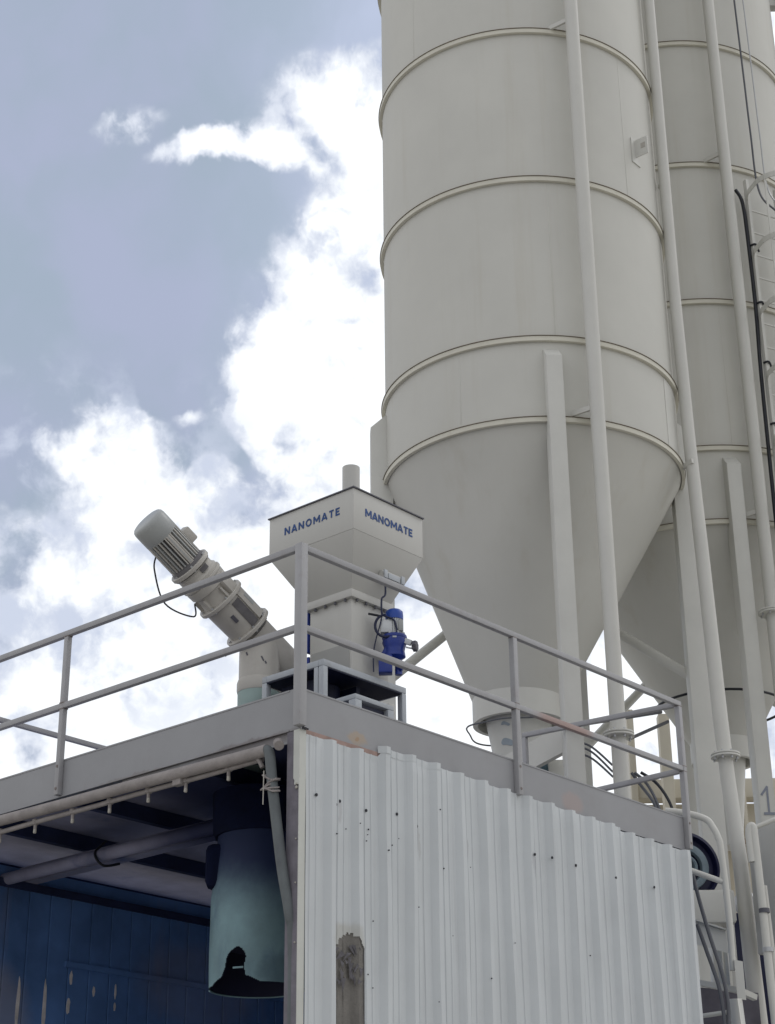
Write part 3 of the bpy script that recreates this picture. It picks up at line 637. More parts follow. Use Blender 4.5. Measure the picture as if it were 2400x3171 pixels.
sl = sleeve(0, 300, 200, CHUTE, 'sleeve', CH)
sleeve(-.012, 300, 200, DARKIN, 'lining', CH)
b = MB(); b.lathe((cx, cy, 0), (0, 0, 1), [(5.1, .20), (4.2, .24)], 48, (True, True)); b.build('inner_cone', DARKIN, CH)
b = MB(); b.tube([(cx + (crad(zbot) + .002) * math.cos(R(a)), cy + (crad(zbot) + .002) * math.sin(R(a)), zbot - .002) for a in range(-40, 130, 5)], .007, 8); b.build('rim', CHUTE, CH)
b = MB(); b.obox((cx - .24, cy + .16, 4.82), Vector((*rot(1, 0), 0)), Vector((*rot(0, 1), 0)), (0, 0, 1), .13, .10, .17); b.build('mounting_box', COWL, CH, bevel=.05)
b = MB(); b.lathe((cx, cy, 0), (0, 0, 1), [(5.06, .35), (5.10, .37), (5.4, .38)], 40); b.build('shade_dark_cowl', COWL, CH)  # cowl coloured near black so the chute top fades into shade

# ------------------------------------------------------------------ screw conveyor
J = PP(-4.38, 13.9, 6.713)
ax = w3(-.634, -.546, .549).normalized()
SC = thing('screw_conveyor', 'beige tilted screw conveyor with finned motor and vertical discharge spout on the roof', 'conveyor', (J.x, J.y, ZT))
def along(t): return J + ax * t
b = MB(); b.lathe(along(-2.2), ax, [(0, .158), (2.30, .158)], 48); b.build('screw_tube', GEAR, SC)
b = MB(); b.lathe((J.x, J.y, 0), (0, 0, 1), [(6.34, .168), (6.60, .168), (6.70, .160), (6.74, .12)], 48); b.build('discharge_spout', GEAR, SC)
b = MB(); b.lathe((J.x, J.y, 0), (0, 0, 1), [(6.25, .176), (6.27, .182), (6.33, .182), (6.36, .172)], 48); b.build('spout_collar', GEAR, SC)
b = MB(); b.lathe((J.x, J.y, 0), (0, 0, 1), [(5.62, .12), (5.85, .145), (6.02, .172), (6.26, .174)], 48); b.build('dust_sock', SOCK, SC)
b = MB(); b.lathe((J.x, J.y, 0), (0, 0, 1), [(6.015, .176), (6.03, .182), (6.045, .176)], 48); b.build('hose_clip', GALV, SC)
for az_, z_, h_ in ((8, 6.50, .022), (17, 6.47, .012), (-38, 6.55, .015)):
    a = math.atan2(CAMV.y - J.y, CAMV.x - J.x) + R(az_); dd = Vector((math.cos(a), math.sin(a), 0)); b = MB()
    b.obox(J * 1 + dd * .168 + Vector((0, 0, z_ - J.z)), dd, Vector((-dd.y, dd.x, .6)).normalized(), Vector((dd.y * .5, -dd.x * .5, 1)).normalized(), .004, .006, h_); b.build('lug', KNOB, SC)
# lantern housing
f4, f3, f2, f1 = .165, .487, .74, .862
def flange(t, r, w, nb):
    b = MB(); b.lathe(along(t), ax, [(-w, r * .8), (-w, r - .004), (-w + .004, r), (w - .004, r), (w, r - .004), (w, r * .7)], 56); fl = b.build('flange', GEAR, SC)
    h = ax.cross(Vector((0, 0, 1))).normalized(); k2 = ax.cross(h)
    for k in range(nb):
        a = 2 * math.pi * (k + .4) / nb; p = along(t) + (h * math.cos(a) + k2 * math.sin(a)) * (r * .88)
        b = MB(); b.cyl(p - ax * (w + .012), p + ax * (w + .014), .011, seg=6); b.build('bolt', GALV, fl)
flange(f4 - .01, .215, .016, 8); flange(f3, .212, .017, 8); flange(f2 - .02, .19, .013, 6); flange(f1, .185, .018, 6)
hA = ax.cross(Vector((0, 0, 1))).normalized(); kA = ax.cross(hA)
b = MB(); seg = 72; rr = []
tt = [f4 + .004 + (f3 - .015 - f4 - .004) * i / 14 for i in range(15)]
vs = [[b.b.verts.new(along(t) + (hA * math.cos(2 * math.pi * k / seg) + kA * math.sin(2 * math.pi * k / seg)) * (.168 + .010 * (t - f4) / .3)) for k in range(seg)] for t in tt]
camdir = (CAMV - along(.33)).normalized(); ca = math.degrees(math.atan2(camdir.dot(kA), camdir.dot(hA)))
for i in range(14):
    for k in range(seg):
        a_ = 360 * (k + .5) / seg; da = (a_ - ca - 180) % 360 - 180
        b.b.faces.new((vs[i][k], vs[i][(k + 1) % seg], vs[i + 1][(k + 1) % seg], vs[i + 1][k]))
lan = b.build('bearing_housing', GEAR, SC)
# painted shadow patch on the housing, with a lighter raised plate beside it
def cpatch(a0, a1, t0, t1, r, m_, name, par, rr1=None):
    b = MB(); n = 10; A = []
    for i in range(n + 1):
        a = R(ca + a0 + (a1 - a0) * i / n); dd = hA * math.cos(a) + kA * math.sin(a); q = rr1 or r
        A.append([along(t0) + dd * (r - .03), along(t0) + dd * r, along(t1) + dd * q, along(t1) + dd * (q - .03)])
    b.rings(A); return b.build(name, m_, par)
SGN = 1 if (kA.dot(Vector((0, 0, 1))) * 1) > 0 else 1
cpatch(12, 38, f4 + .015, f3 - .05, .1795, SHADOWM, 'shadow_patch', lan, .183)
cpatch(42, 86, f4 + .02, f3 - .02, .190, GEAR, 'cover_plate', lan)
cpatch(56, 74, f4 + .13, f3 - .08, .193, FANCAP, 'name_plate', lan)
cpatch(-14, -4, f4 + .13, f4 + .20, .183, KNOB, 'handle_mark', lan)
# reducer body in steps
b = MB(); b.lathe(along(f3 + .012), ax, [(0, .165), (.07, .150), (.12, .158), (.13, .178), (.19, .182), (.21, .170), (.235, .165)], 56); b.build('gear_reducer', GEAR, SC, smooth=30)
for a0 in (20, 70, 130, 200, 260, 320):
    a = R(ca + a0); dd = hA * math.cos(a) + kA * math.sin(a)
    b = MB(); b.obox(along(f3 + .06) + dd * .165, ax, dd, ax.cross(dd), .055, .022, .008); b.build('rib', GEAR, SC)
a = R(ca + 48); dd = hA * math.cos(a) + kA * math.sin(a)
b = MB(); b.obox(along(f3 + .10) + dd * .165, ax, dd, ax.cross(dd), .09, .03, .05); b.build('gear_lug', GEAR, SC, bevel=.01)
b = MB(); b.lathe(along(f2 - .012), ax, [(0, .175), (.03, .178), (.05, .160), (.09, .16), (.108, .175)], 56); b.build('adapter', GEAR, SC, smooth=30)
cpatch(14, 40, f2 + .045, f2 + .090, .172, SHADOWM, 'gap', SC)  # dark patch painted for the shade in the adapter
# finned motor
b = MB(); b.lathe(along(f1 + .01), ax, [(0, .165), (.035, .150), (.07, .118), (.36, .118)], 56); mo = b.build('motor_body', FANCAP, SC, smooth=30)
mo.data.materials[0] = mat('motor_barrel', (.12, .115, .12), .5)
for k in range(30):
    a = 2 * math.pi * k / 30; dd = hA * math.cos(a) + kA * math.sin(a); ta = dd.cross(ax)
    b = MB(); b.obox(along(f1 + .205) + dd * .134, ax, dd, ta, .150, .016, .0055); b.build('fin', FANCAP if k % 2 else GEAR, mo)
for a0 in (15, 105, 195, 285):
    a = R(ca + a0); dd = hA * math.cos(a) + kA * math.sin(a); ta = dd.cross(ax)
    b = MB(); b.obox(along(f1 + .19) + dd * .136, ax, dd, ta, .155, .013, .02); b.build('mount_rib', GEAR, mo, bevel=.004)
b = MB(); b.lathe(along(f1 + .345), ax, [(-.01, .146), (0, .152), (.135, .152), (.158, .147), (.172, .134), (.178, .118), (.180, 0.02)], 64); b.build('fan_cover', FANCAP, SC, smooth=50)
a = R(ca + 108); dd = hA * math.cos(a) + kA * math.sin(a); ta = dd.cross(ax)
b = MB(); b.obox(along(f1 + .19) + dd * .165, ax, dd, ta, .065, .045, .055); b.build('terminal_box', GEAR, SC, bevel=.015)
a = R(ca - 96); dd = hA * math.cos(a) + kA * math.sin(a)
p0 = along(f1 + .25) + dd * .14; p1 = along(f1 - .25) + dd * .17
b = MB(); b.tube(spline([p0, p0 + Vector((0, 0, -.12)) + dd * .01, p0 * .6 + p1 * .4 + dd * .06 + Vector((0, 0, -.21)), p1 + Vector((0, 0, -.12)) + dd * .01, p1 + Vector((0, 0, -.02))]), .007, 8); b.build('cable', BLACK, SC)
b = MB(); p = along(f4 - .02) + (hA * math.cos(R(ca - 80)) + kA * math.sin(R(ca - 80))) * .2; b.tube([p, p + Vector((*rot(-.05, 0), -.09))], .009, 6); b.build('latch', GEAR, SC)

# ------------------------------------------------------------------ hopper
V0, U0, ZH, ZHB = 1.044, .436, 7.742, 7.384
V1, U1 = V0 + .857, U0 + .955
BV0, BU0, BV1, BU1 = 1.243, .645, 1.683, 1.10
HP = thing('hopper', 'light grey square hopper with blue lettering on two sides, standing on the roof', 'hopper', ((V0 + V1) / 2, (U0 + U1) / 2, 6.27))
b = MB(); b.box(V0, U0, ZHB, V1, U1, ZH); b.build('bin', HOPM, HP, bevel=.003)
b = MB(); b.box(V0 - .012, U0 - .012, ZH + .001, V1 + .012, U1 + .012, ZH + .011); b.build('lid', HOPL, HP)
zc = 6.965
b = MB(); b.hexa([(BV0 - .02, BU0 - .02, zc), (BV1 + .02, BU0 - .02, zc), (BV1 + .02, BU1 + .02, zc), (BV0 - .02, BU1 + .02, zc), (V0 + .001, U0 + .001, ZHB - .001), (V1 - .001, U0 + .001, ZHB - .001), (V1 - .001, U1 - .001, ZHB - .001), (V0 + .001, U1 - .001, ZHB - .001)]); b.build('taper', HOPM, HP, bevel=.003)
b = MB(); b.box(BV0 - .035, BU0 - .035, 6.898, BV1 + .035, BU1 + .035, zc - .001); fl = b.build('neck_flange', HOPM, HP, bevel=.003)
for i in range(4):
    for (x, y) in ((BV0 - .018, BU0 + .05 + i * .11), (BV0 + .05 + i * .11, BU0 - .018)):
        b = MB(); b.cyl((x, y, 6.875), (x, y, 6.90), .010, seg=6); b.build('bolt', KNOB, fl)
b = MB(); b.box(BV0, BU0, 6.275, BV1, BU1, 6.897); bx = b.build('neck', HOPM, HP, bevel=.003)
b = MB(); b.box(BV0 - .004, BU0 + .02, 6.30, BV0 - .0005, BU1 - .02, 6.52); b.build('darker_neck_plate', mat('plate_grey', (.36, .36, .345), .5), bx)  # darker grey rectangle on the left face of the neck
b = MB(); b.lathe(((1.654), 1.022, 0), (0, 0, 1), [(ZH + .012, .0755), (8.325, .0755), (8.325, .068), (8.2, .068)], 40, (False, True)); b.build('vent_pipe', HOPM, HP)
GLY = {'N': (.78, [[(0, 0), (0, 1)], [(0, 1), (.78, 0)], [(.78, 0), (.78, 1)]]),
       'M': (.98, [[(0, 0), (0, 1)], [(0, 1), (.49, .28)], [(.49, .28), (.98, 1)], [(.98, 1), (.98, 0)]]),
       'A': (.86, [[(0, 0), (.43, 1)], [(.43, 1), (.86, 0)], [(.16, .26), (.70, .26)]]),
       'T': (.72, [[(0, .93), (.72, .93)], [(.36, .0), (.36, .93)]]),
       'E': (.58, [[(0, 0), (0, 1)], [(0, .93), (.58, .93)], [(0, .5), (.5, .5)], [(0, .07), (.58, .07)]]),
       'O': (.98, None)}
def lettering(word, org, dx, n, h, span, name, parent):
    org, dx, n = Vector(org), Vector(dx).normalized(), Vector(n).normalized(); up = Vector((0, 0, 1))
    tot = sum(GLY[c][0] for c in word) * h; gap = (span - tot) / (len(word) - 1); x = 0; b = MB(); th = h * .235; kk = 0
    for c in word:
        w, st = GLY[c]
        if c == 'O':
            P = [org + dx * (x + h * .49 + h * .43 * math.cos(q * math.pi / 16)) + up * (h * .5 + h * .45 * math.sin(q * math.pi / 16)) for q in range(33)]
            segs = list(zip(P, P[1:]))
        else:
            segs = [(org + dx * (x + p[0] * h) + up * (p[1] * h), org + dx * (x + q[0] * h) + up * (q[1] * h)) for p, q in st]
        for (p, q) in segs:
            kk += 1; d_ = q - p; l = d_.length; d_ = d_.normalized(); s_ = d_.cross(n).normalized(); e = th * .12 if c != 'O' else .0005
            b.obox((p + q) / 2 + n * .0012, d_, s_, n, l / 2 + e, th / 2, .0008 + .00006 * (kk % 7))
        x += w * h + gap
    return b.build(name, LETTER, parent, smooth=0)
lettering('NANOMATE', (V0 - .001, 1.205, 7.550), (0, -1, 0), (-1, 0, 0), .062, .615, 'lettering', HP)
lettering('MANOMATE', (1.19, U0 - .001, 7.535), (1, 0, 0), (0, -1, 0), .064, .575, 'lettering', HP)
# vibrator bracket on the right taper
def tap(v, z): 
    t = (ZHB - z) / (ZHB - zc); return U0 + (BU0 - .02 - U0) * t
b = MB(); b.hexa([(1.46, tap(0, 7.12) - .07, 7.10), (1.70, tap(0, 7.12) - .07, 7.10), (1.70, tap(0, 7.12) + .01, 7.10), (1.46, tap(0, 7.12) + .01, 7.10), (1.46, tap(0, 7.2) - .02, 7.17), (1.70, tap(0, 7.2) - .02, 7.17), (1.70, tap(0, 7.2) + .01, 7.17), (1.46, tap(0, 7.2) + .01, 7.17)]); vb = b.build('vibrator_bracket', HOPM, HP, bevel=.003)
for x in (1.475, 1.685):
    b = MB(); b.box(x - .02, tap(0, 7.12) - .085, 7.095, x + .02, tap(0, 7.12) - .071, 7.165); b.build('clamp_tab', STAND, vb, bevel=.002)
b = MB(); b.box(1.51, tap(0, 7.12) - .080, 7.10, 1.65, tap(0, 7.12) - .0715, 7.15); b.build('cover', STAND, vb, bevel=.002)

# ------------------------------------------------------------------ stand under the hopper
ST = thing('hopper_stand', 'worn white square tube stand with dark underside carrying the hopper', 'stand', (1.34, .9, ZT))
a0, a1, c0, c1, zt_ = .857, 1.835, .585, 1.255, 6.268
tb = .052
def beamst(x0, y0, z0, x1, y1, z1, nm='frame_tube'):
    b = MB(); b.box(x0, y0, z0, x1, y1, z1); return b.build(nm, STAND, ST, bevel=.005)
beamst(a0, c0, zt_ - tb, a1, c0 + tb, zt_, ); beamst(a0, c1 - tb, zt_ - tb, a1, c1, zt_); beamst(a0, c0 + tb, zt_ - tb, a0 + tb, c1 - tb, zt_); beamst(a1 - tb, c0 + tb, zt_ - tb, a1, c1 - tb, zt_)
for (x, y) in ((a0, c0), (a1 - tb, c0), (a0, c1 - tb), (a1 - tb, c1 - tb)): beamst(x, y, ZT, x + tb, y + tb, zt_ - tb - .001, 'leg')
beamst(a0, c0 + tb + .006, ZT, a0 + .04, c0 + tb + .05, zt_ - tb - .001, 'leg')
b = MB(); b.box(a0 + .004, c0 + .004, zt_ - tb - .012, a1 - .05, c1 - .004, zt_ - tb - .002); b.build('underside_plate', STANDSH, ST)  # dark sheet painted for the shade below the stand top
b = MB(); b.box(1.0, .72, 5.72, 1.04, 1.18, 6.19); b.build('shade_panel', STANDSH, ST)  # dark panel put in to deepen the shade under the stand
b = MB(); b.box(1.36, .70, 5.70, 1.40, 1.18, 6.19); b.build('shade_panel', STANDSH, ST)  # second dark panel for the shade under the stand
b = MB(); b.box(a1 - .30, c0 + .16, 5.74, a1 - .07, c1 - .1, 6.19); 
b.b.free()
b = MB(); b.cyl((1.25, .95, 5.70), (1.25, .95, 6.20), .13, seg=28); b.build('valve_housing', STANDSH, ST)
# low white box frame behind the beam
BX = thing('box_frame', 'small worn white box frame low behind the side beam, under the hopper stand', 'frame', (1.15, .25, ZT))
b = MB(); b.box(.80, .20, 5.845, 1.24, .50, 5.885); b.build('top', STAND, BX, bevel=.006)
b = MB(); b.box(.80, .20, ZT, .875, .27, 5.845); b.build('leg', STAND, BX, bevel=.006)
b = MB(); b.box(1.17, .20, ZT, 1.24, .27, 5.845); b.build('leg', STAND, BX, bevel=.006)
b = MB(); b.box(.88, .235, ZT, 1.16, .245, 5.83); b.build('dark_panel', STANDSH, BX)
b = MB(); b.box(1.25, .26, ZT - .01, 1.32, .34, 5.93); b.build('post', HOPM, BX, bevel=.005)
# little handle loop right of the stand
b = MB(); b.tube(spline([(1.95, .55, 5.68), (1.96, .55, 5.86), (2.02, .55, 5.90), (2.10, .56, 5.86), (2.14, .56, 5.72)]), .018, 8); b.tube([(2.02, .55, 5.67), (2.02, .55, 5.9)], .014, 8); tag(b.build('lever_loop', mat('brass_grey', (.22, .21, .17), .5)), 'small bent lever loop on the roof beside the hopper stand', 'lever')

# ------------------------------------------------------------------ blue gearmotor on the hopper neck
mx, my = 1.60, .50
GM = thing('gear_motor', 'blue gear motor with silver body bolted to the side of the hopper neck', 'motor', (mx, my, 6.3))
mb = Vector((mx, my, 0))
b = MB(); b.lathe(mb, (0, 0, 1), [(6.765, .073), (6.80, .073), (6.835, .070), (6.85, .055), (6.853, .01)], 40); b.build('fan_cap', CAPB, GM, smooth=50)
b = MB(); b.lathe(mb, (0, 0, 1), [(6.63, .060), (6.77, .062)], 40); bd = b.build('motor_body', ALU, GM)
for k in range(30):
    a = 2 * math.pi * k / 30; dd = Vector((math.cos(a), math.sin(a), 0)); b = MB(); b.obox(mb + dd * .066 + Vector((0, 0, 6.70)), dd, (-dd.y, dd.x, 0), (0, 0, 1), .007, .0022, .062); b.build('fin', ALU, bd)
rt = Vector((*rot(1, 0), 0)); tw = Vector((*rot(0, -1), 0))
b = MB(); b.obox(mb - rt * .065 + tw * .035 + Vector((0, 0, 6.695)), rt, tw, (0, 0, 1), .047, .035, .055); b.build('terminal_box', ALU, GM, bevel=.006)
b = MB(); b.obox(mb + rt * .05 + tw * .055 + Vector((0, 0, 6.70)), rt, tw, (0, 0, 1), .02, .012, .045); b.build('rating_plate', FANCAP, GM, bevel=.003)
b = MB(); b.lathe(mb, (0, 0, 1), [(6.60, .098), (6.612, .102), (6.628, .098), (6.634, .07)], 40); fl = b.build('flange', BLUE, GM)
for k in range(8):
    a = k * math.pi / 4 + .25; b = MB(); q = mb + Vector((math.cos(a) * .086, math.sin(a) * .086, 0)); b.cyl(q + Vector((0, 0, 6.585)), q + Vector((0, 0, 6.645)), .0095, seg=6); b.build('bolt', ALU, fl)
b = MB(); b.lathe(mb, (0, 0, 1), [(6.42, .045), (6.45, .088), (6.50, .080), (6.53, .086), (6.57, .10), (6.60, .096)], 32); b.build('gearbox', BLUE, GM, smooth=30)
b = MB(); b.hexa([(mb - rt * .13 + tw * .02 + Vector((0, 0, 6.44))), (mb + rt * .02 + tw * .06 + Vector((0, 0, 6.44))), (mb + rt * .02 - tw * .1 + Vector((0, 0, 6.44))), (mb - rt * .13 - tw * .1 + Vector((0, 0, 6.44))),
                  (mb - rt * .06 + tw * .05 + Vector((0, 0, 6.56))), (mb + rt * .04 + tw * .08 + Vector((0, 0, 6.56))), (mb + rt * .04 - tw * .1 + Vector((0, 0, 6.56))), (mb - rt * .06 - tw * .1 + Vector((0, 0, 6.56)))]); b.build('gear_arm', BLUE, GM, bevel=.01)
b = MB(); b.obox(mb - rt * .075 + tw * .03 + Vector((0, 0, 6.375)), rt, tw, (0, 0, 1), .055, .05, .075); b.build('output_block', BLUE, GM, bevel=.006)
b = MB(); b.cyl(mb + rt * .02 + tw * .03 + Vector((0, 0, 6.38)) , mb + rt * .07 + tw * .03 + Vector((0, 0, 6.35)), .035, seg=16); b.cyl(mb + rt * .03 + Vector((0, 0, 6.3)), mb + rt * .03 + Vector((0, 0, 6.46)), .03, seg=16); b.build('shaft_end', BLUE, GM, smooth=30)
b = MB(); b.bar(mb + rt * .08 + tw * .04 + Vector((0, 0, 6.575)), mb + rt * .135 + tw * .05 + Vector((0, 0, 6.55)), .03, .045); b.bar(mb + rt * .09 + tw * .04 + Vector((0, 0, 6.52)), mb + rt * .14 + tw * .05 + Vector((0, 0, 6.505)), .016, .012); b.build('adjuster_arm', ALU, GM, bevel=.003)
hw = mb + rt * .165 + tw * .05 + Vector((0, 0, 6.525)); b = MB(); n = 32; da = (rt * .95 + tw * .3).normalized(); hx_ = da.cross(Vector((0, 0, 1))).normalized(); hy_ = da.cross(hx_)
b.rings([[hw + da * t + (hx_ * math.cos(2 * math.pi * k / n) + hy_ * math.sin(2 * math.pi * k / n)) * (r * (1 + .08 * math.cos(7 * 2 * math.pi * k / n))) for k in range(n)] for t, r in ((-.025, .025), (-.018, .042), (.01, .044), (.018, .036))]); b.build('handwheel', KNOB, GM, smooth=30)
b = MB(); b.obox(mb + tw * .1 + Vector((0, 0, 6.59)), rt, tw, (0, 0, 1), .016, .003, .007); b.build('tag_plate', STAND, GM)
# cables of the motor
top = Vector((1.52, tap(0, 7.12) - .03, 7.09)); lo = mb - rt * .10 + tw * .08
b = MB(); b.tube(spline([top, top + Vector((-.01, -.01, -.12)), lo + Vector((0, 0, 6.92)), lo + Vector((0, 0, 6.80)), lo + rt * .02 + Vector((0, 0, 6.775)), lo + rt * .09 + Vector((0, 0, 6.745)), lo + rt * .11 + Vector((0, 0, 6.70)), lo + rt * .12 + Vector((0, 0, 6.64))]), .008, 8); b.build('cable', CABLEB, GM)
loop = [lo + rt * (.0 - .085 * math.sin(R(a))) + rt * .03 + Vector((0, 0, 6.69 + .095 * math.cos(R(a)))) for a in range(0, 200, 15)]
b = MB(); b.tube(spline(loop + [lo + rt * .10 + Vector((0, 0, 6.62)), lo + rt * .13 + Vector((0, 0, 6.64))], 3), .011, 8); b.build('cable', CABLEB, GM)
b = MB(); b.tube(spline([lo + rt * .0 + Vector((0, 0, 6.77)), lo - rt * .06 + Vector((0, 0, 6.785)), lo - rt * .11 + Vector((0, 0, 6.795))]), .010, 8); b.build('cable_tie', BLACK, GM)
b = MB(); b.tube(spline([lo + Vector((0, 0, 6.77)), lo - rt * .02 + Vector((0, 0, 6.68)), lo - rt * .05 + Vector((0, 0, 6.57)), lo - rt * .07 + Vector((0, 0, 6.45)), lo - rt * .07 + Vector((0, 0, 6.3))]), .0055, 6); b.build('cable', CABLEB, GM)
# blue slide gate on the far face of the neck
T = thing('slide_gate_actuator', 'narrow blue actuator left of the hopper neck, half hidden by the corner post', 'actuator', (1.35, 1.16, 6.3))
b = MB(); b.box(1.26, BU1 + .04, 6.56, 1.33, BU1 + .075, 6.93); b.box(1.26, BU1 + .03, 6.27, 1.33, BU1 + .06, 6.52); b.build('body', BLUE, T, bevel=.005)
b = MB(); b.lathe((1.25, BU1 + .07, 6.33), (0, 0, 1), [(0, .02), (.05, .028), (.1, .02)], 16); b.build('cap', STAND, T)

# ------------------------------------------------------------------ things between shed and silos
RX = Vector((*rot(1, 0), 0)); RY = Vector((*rot(0, 1), 0))
T = thing('valve_motor', 'small teal motor with grey tip under the nearer silo outlet, just above the beam', 'motor', PP(4.9, 17.6, 6.3))
b = MB(); b.lathe(PP(4.65, 17.6, 6.58), RX, [(-.02, .07), (0, .13), (.12, .15), (.24, .15), (.26, .10)], 28); b.build('body', mat('teal_grey_paint', (.06, .12, .16), .45, .2), T, smooth=35)
b = MB(); b.obox(PP(5.45, 17.5, 6.56), RX, RY, (0, 0, 1), .08, .08, .14); b.build('gearbox', SILO2, T, bevel=.008)
b = MB(); b.cyl(PP(5.72, 17.5, 6.53), PP(5.95, 17.5, 6.54), .045, .02); b.build('tip', KNOB, T)
# horizontal channel below the nearer silo outlet
T = thing('outlet_walkway', 'cream steel channel frame beneath the nearer silo outlet', 'frame', PP(5, 17.4, 6.8))
b = MB(); b.bar(PP(3.9, 17.7, 6.70), PP(5.83, 17.0, 6.79), .06, .28); b.build('channel', SILO2, T)
b = MB(); b.bar(PP(5.80, 17.0, 6.5), PP(5.80, 17.0, 7.35), .05, .05, up=(1, 0, 0)); b.build('upright', SILO2, T)
# brace rods and hoses in the gap between the legs
for k, (p, q, r_, m_, lab) in enumerate((
    (PT(6.4, .313, 18.9), PT(9.0, .318, 20.5), .02, CABLEG, 'thin grey rod crossing behind the flanged fill pipe, upper one'),
    (PT(7.9, .303, 19.5), PT(9.2, .312, 20.5), .02, CABLEG, 'thin grey rod crossing behind the flanged fill pipe, lower one'))):
    b = MB(); b.cyl(p, q, r_, seg=8); tag(b.build('tie_rod', m_), lab, 'rod')
for k, (a_, e_, lab) in enumerate(((.300, .288, 'upper'), (.297, .284, 'middle'), (.293, .281, 'lower'))):
    pts = [PT(5.9, a_ + .004, 18.4), PT(6.6, a_, 18.4), PT(7.3, e_, 18.4)]
    b = MB(); b.tube(spline(pts), .012, 6); tag(b.build('air_line', CABLEG), lab + ' of three thin air lines sagging between the nearer silo leg and its fill pipe', 'cable')
# cables dropping behind the end guardrail
for k, (a0_, a1_, lab) in enumerate(((7.9, 8.75, 'left'), (8.0, 8.85, 'middle'), (8.2, 9.25, 'right'))):
    pts = [PT(a0_, .283, 17.2), PT(a0_ + .25 + .12 * k, .276 - .0 * k, 17.2), PT(a1_ - .18, .264, 17.1), PT(a1_, .249, 17)]
    b = MB(); b.tube(spline(pts), .016, 6); tag(b.build('drooping_cable', CABLEG if k < 2 else BLACK), lab + ' dark cable arching down behind the far corner of the guardrail', 'cable')

# ------------------------------------------------------------------ batching structure behind
BT = thing('batching_frame', 'cream steel frame and panels standing behind the silos', 'frame', PP(9, 26, 0))
def fbox(a0_, a1_, z0, z1, dist, m_, nm, depth=.4):
    c = PP((a0_ + a1_) / 2, dist, (z0 + z1) / 2); hw_ = dist * math.radians(a1_ - a0_) / 2
    b = MB(); b.obox(c, RX, RY, (0, 0, 1), hw_, depth / 2, (z1 - z0) / 2); return b.build(nm, m_, BT, bevel=.01)
D_ = 25
fz = lambda t: 1.6 + t * D_
fbox(7.84, 8.06, 0, 9.6, D_, FARM, 'column', .12); fbox(8.86, 9.22, 0, 9.4, D_ - .3, FARM, 'column', .2); fbox(9.66, 10.3, 0, fz(.262), D_ - .3, FARM, 'column', .3)
fbox(7.85, 12.5, fz(.268), fz(.279), D_ + .3, FARM, 'beam', .3)
fbox(7.85, 12.5, fz(.245), fz(.268), D_ + .6, FARM, 'panel', .2)
fbox(9.22, 9.66, fz(.225), fz(.258), D_ + .2, TAN, 'panel', .1); fbox(9.22, 9.68, fz(.238), fz(.2415), D_ - .1, FARM, 'slat', .1); fbox(9.2, 9.7, fz(.17), fz(.2245), D_ + .3, FARM, 'panel', .2)
fbox(10.4, 12.4, 3.0, fz(.245), D_ + .9, FARM, 'panel', .2)
for a_ in (10.9, 11.35, 12.3): fbox(a_, a_ + .12, 3.0, fz(.27), D_ + .2, FARM, 'post', .12)
fbox(11.0, 12.0, fz(.240), fz(.2425), D_ + .1, TAN, 'rail', .1)
b = MB(); b.bar(PP(9.3, D_ + .1, fz(.213)), PP(9.5, D_ + .1, fz(.203)), .04, .05); b.bar(PP(9.5, D_ + .1, fz(.203)), PP(9.7, D_ + .1, fz(.211)), .04, .05); b.build('brace', CABLEG, BT)

# platform with bent handrail past the shed's far corner
HR = thing('stair_handrail', 'cream bent tube handrail curving down past the far corner of the shed', 'handrail', PP(10.5, 16.6, 4))
D_ = 16.6
hp = [(8.9, .260), (9.56, .258), (10.16, .2540), (10.37, .2488), (10.50, .2430), (10.555, .2360), (10.62, .2006), (10.60, .1704)]
b = MB(); b.tube(spline([PT(a_, t, D_) for a_, t in hp], 6), .031, 14); b.build('top_rail', SILO2, HR)
b = MB(); b.cyl(PT(9.3, .2275, D_), PT(10.52, .2185, D_), .027, seg=12); b.build('mid_rail', SILO2, HR)
PL = thing('access_platform', 'cream steel channel edge of an access platform low behind the shed wall', 'platform', PP(10.3, 16.8, 3.5))
b = MB(); b.hexa([PT(9.3, .1865, 16.72), PT(10.52, .1795, 16.72), PT(10.52, .1795, 16.76), PT(9.3, .1865, 16.76), PT(9.3, .1995, 16.72), PT(10.47, .1915, 16.72), PT(10.47, .1915, 16.76), PT(9.3, .1995, 16.76)]); b.build('toe_channel', SILO2, PL)
b = MB(); b.bar(PT(9.3, .2000, 16.7), PT(10.5, .1922, 16.7), .07, .012); b.build('channel_lip', SILO2, PL)
b = MB(); b.bar(PT(9.3, .1655, 16.9), PT(10.75, .1595, 16.9), .06, .05); b.bar(PT(10.75, .1595, 16.9), PT(11.2, .1555, 17.0), .06, .05); b.build('floor_bearer', SILO2, PL)
b = MB(); b.hexa([PT(9.2, .140, 17.4), PT(11.3, .140, 17.4), PT(11.3, .140, 19), PT(9.2, .140, 19), PT(9.2, .163, 17.4), PT(11.3, .158, 17.4), PT(11.3, .158, 19), PT(9.2, .163, 19)]); b.build('mesh_floor', mat('dusky_steel', (.13, .12, .14), .7, .3, 4), PL)
for t0_, t1_ in ((.1465, .1490), (.1360, .1325)):
    b = MB(); b.cyl(PT(9.2, t0_, 16.4), PT(10.55, t1_, 16.4), .020, seg=10); b.build('lower_rail', SILO2, PL)
for a_ in (10.27, 10.45):
    b = MB(); b.bar(PT(a_, .186, 16.9), PT(a_, .160, 16.9), .05, .05, up=(1, 0, 0)); b.build('hanger', SILO2, PL)
b = MB(); b.hexa([PT(10.66, .1555, 16.5), PT(10.92, .1545, 16.5), PT(10.92, .1545, 16.8), PT(10.66, .1555, 16.8), PT(10.66, .176, 16.5), PT(10.92, .175, 16.5), PT(10.92, .175, 16.8), PT(10.66, .176, 16.8)]); b.build('gusset', SILO2, PL)
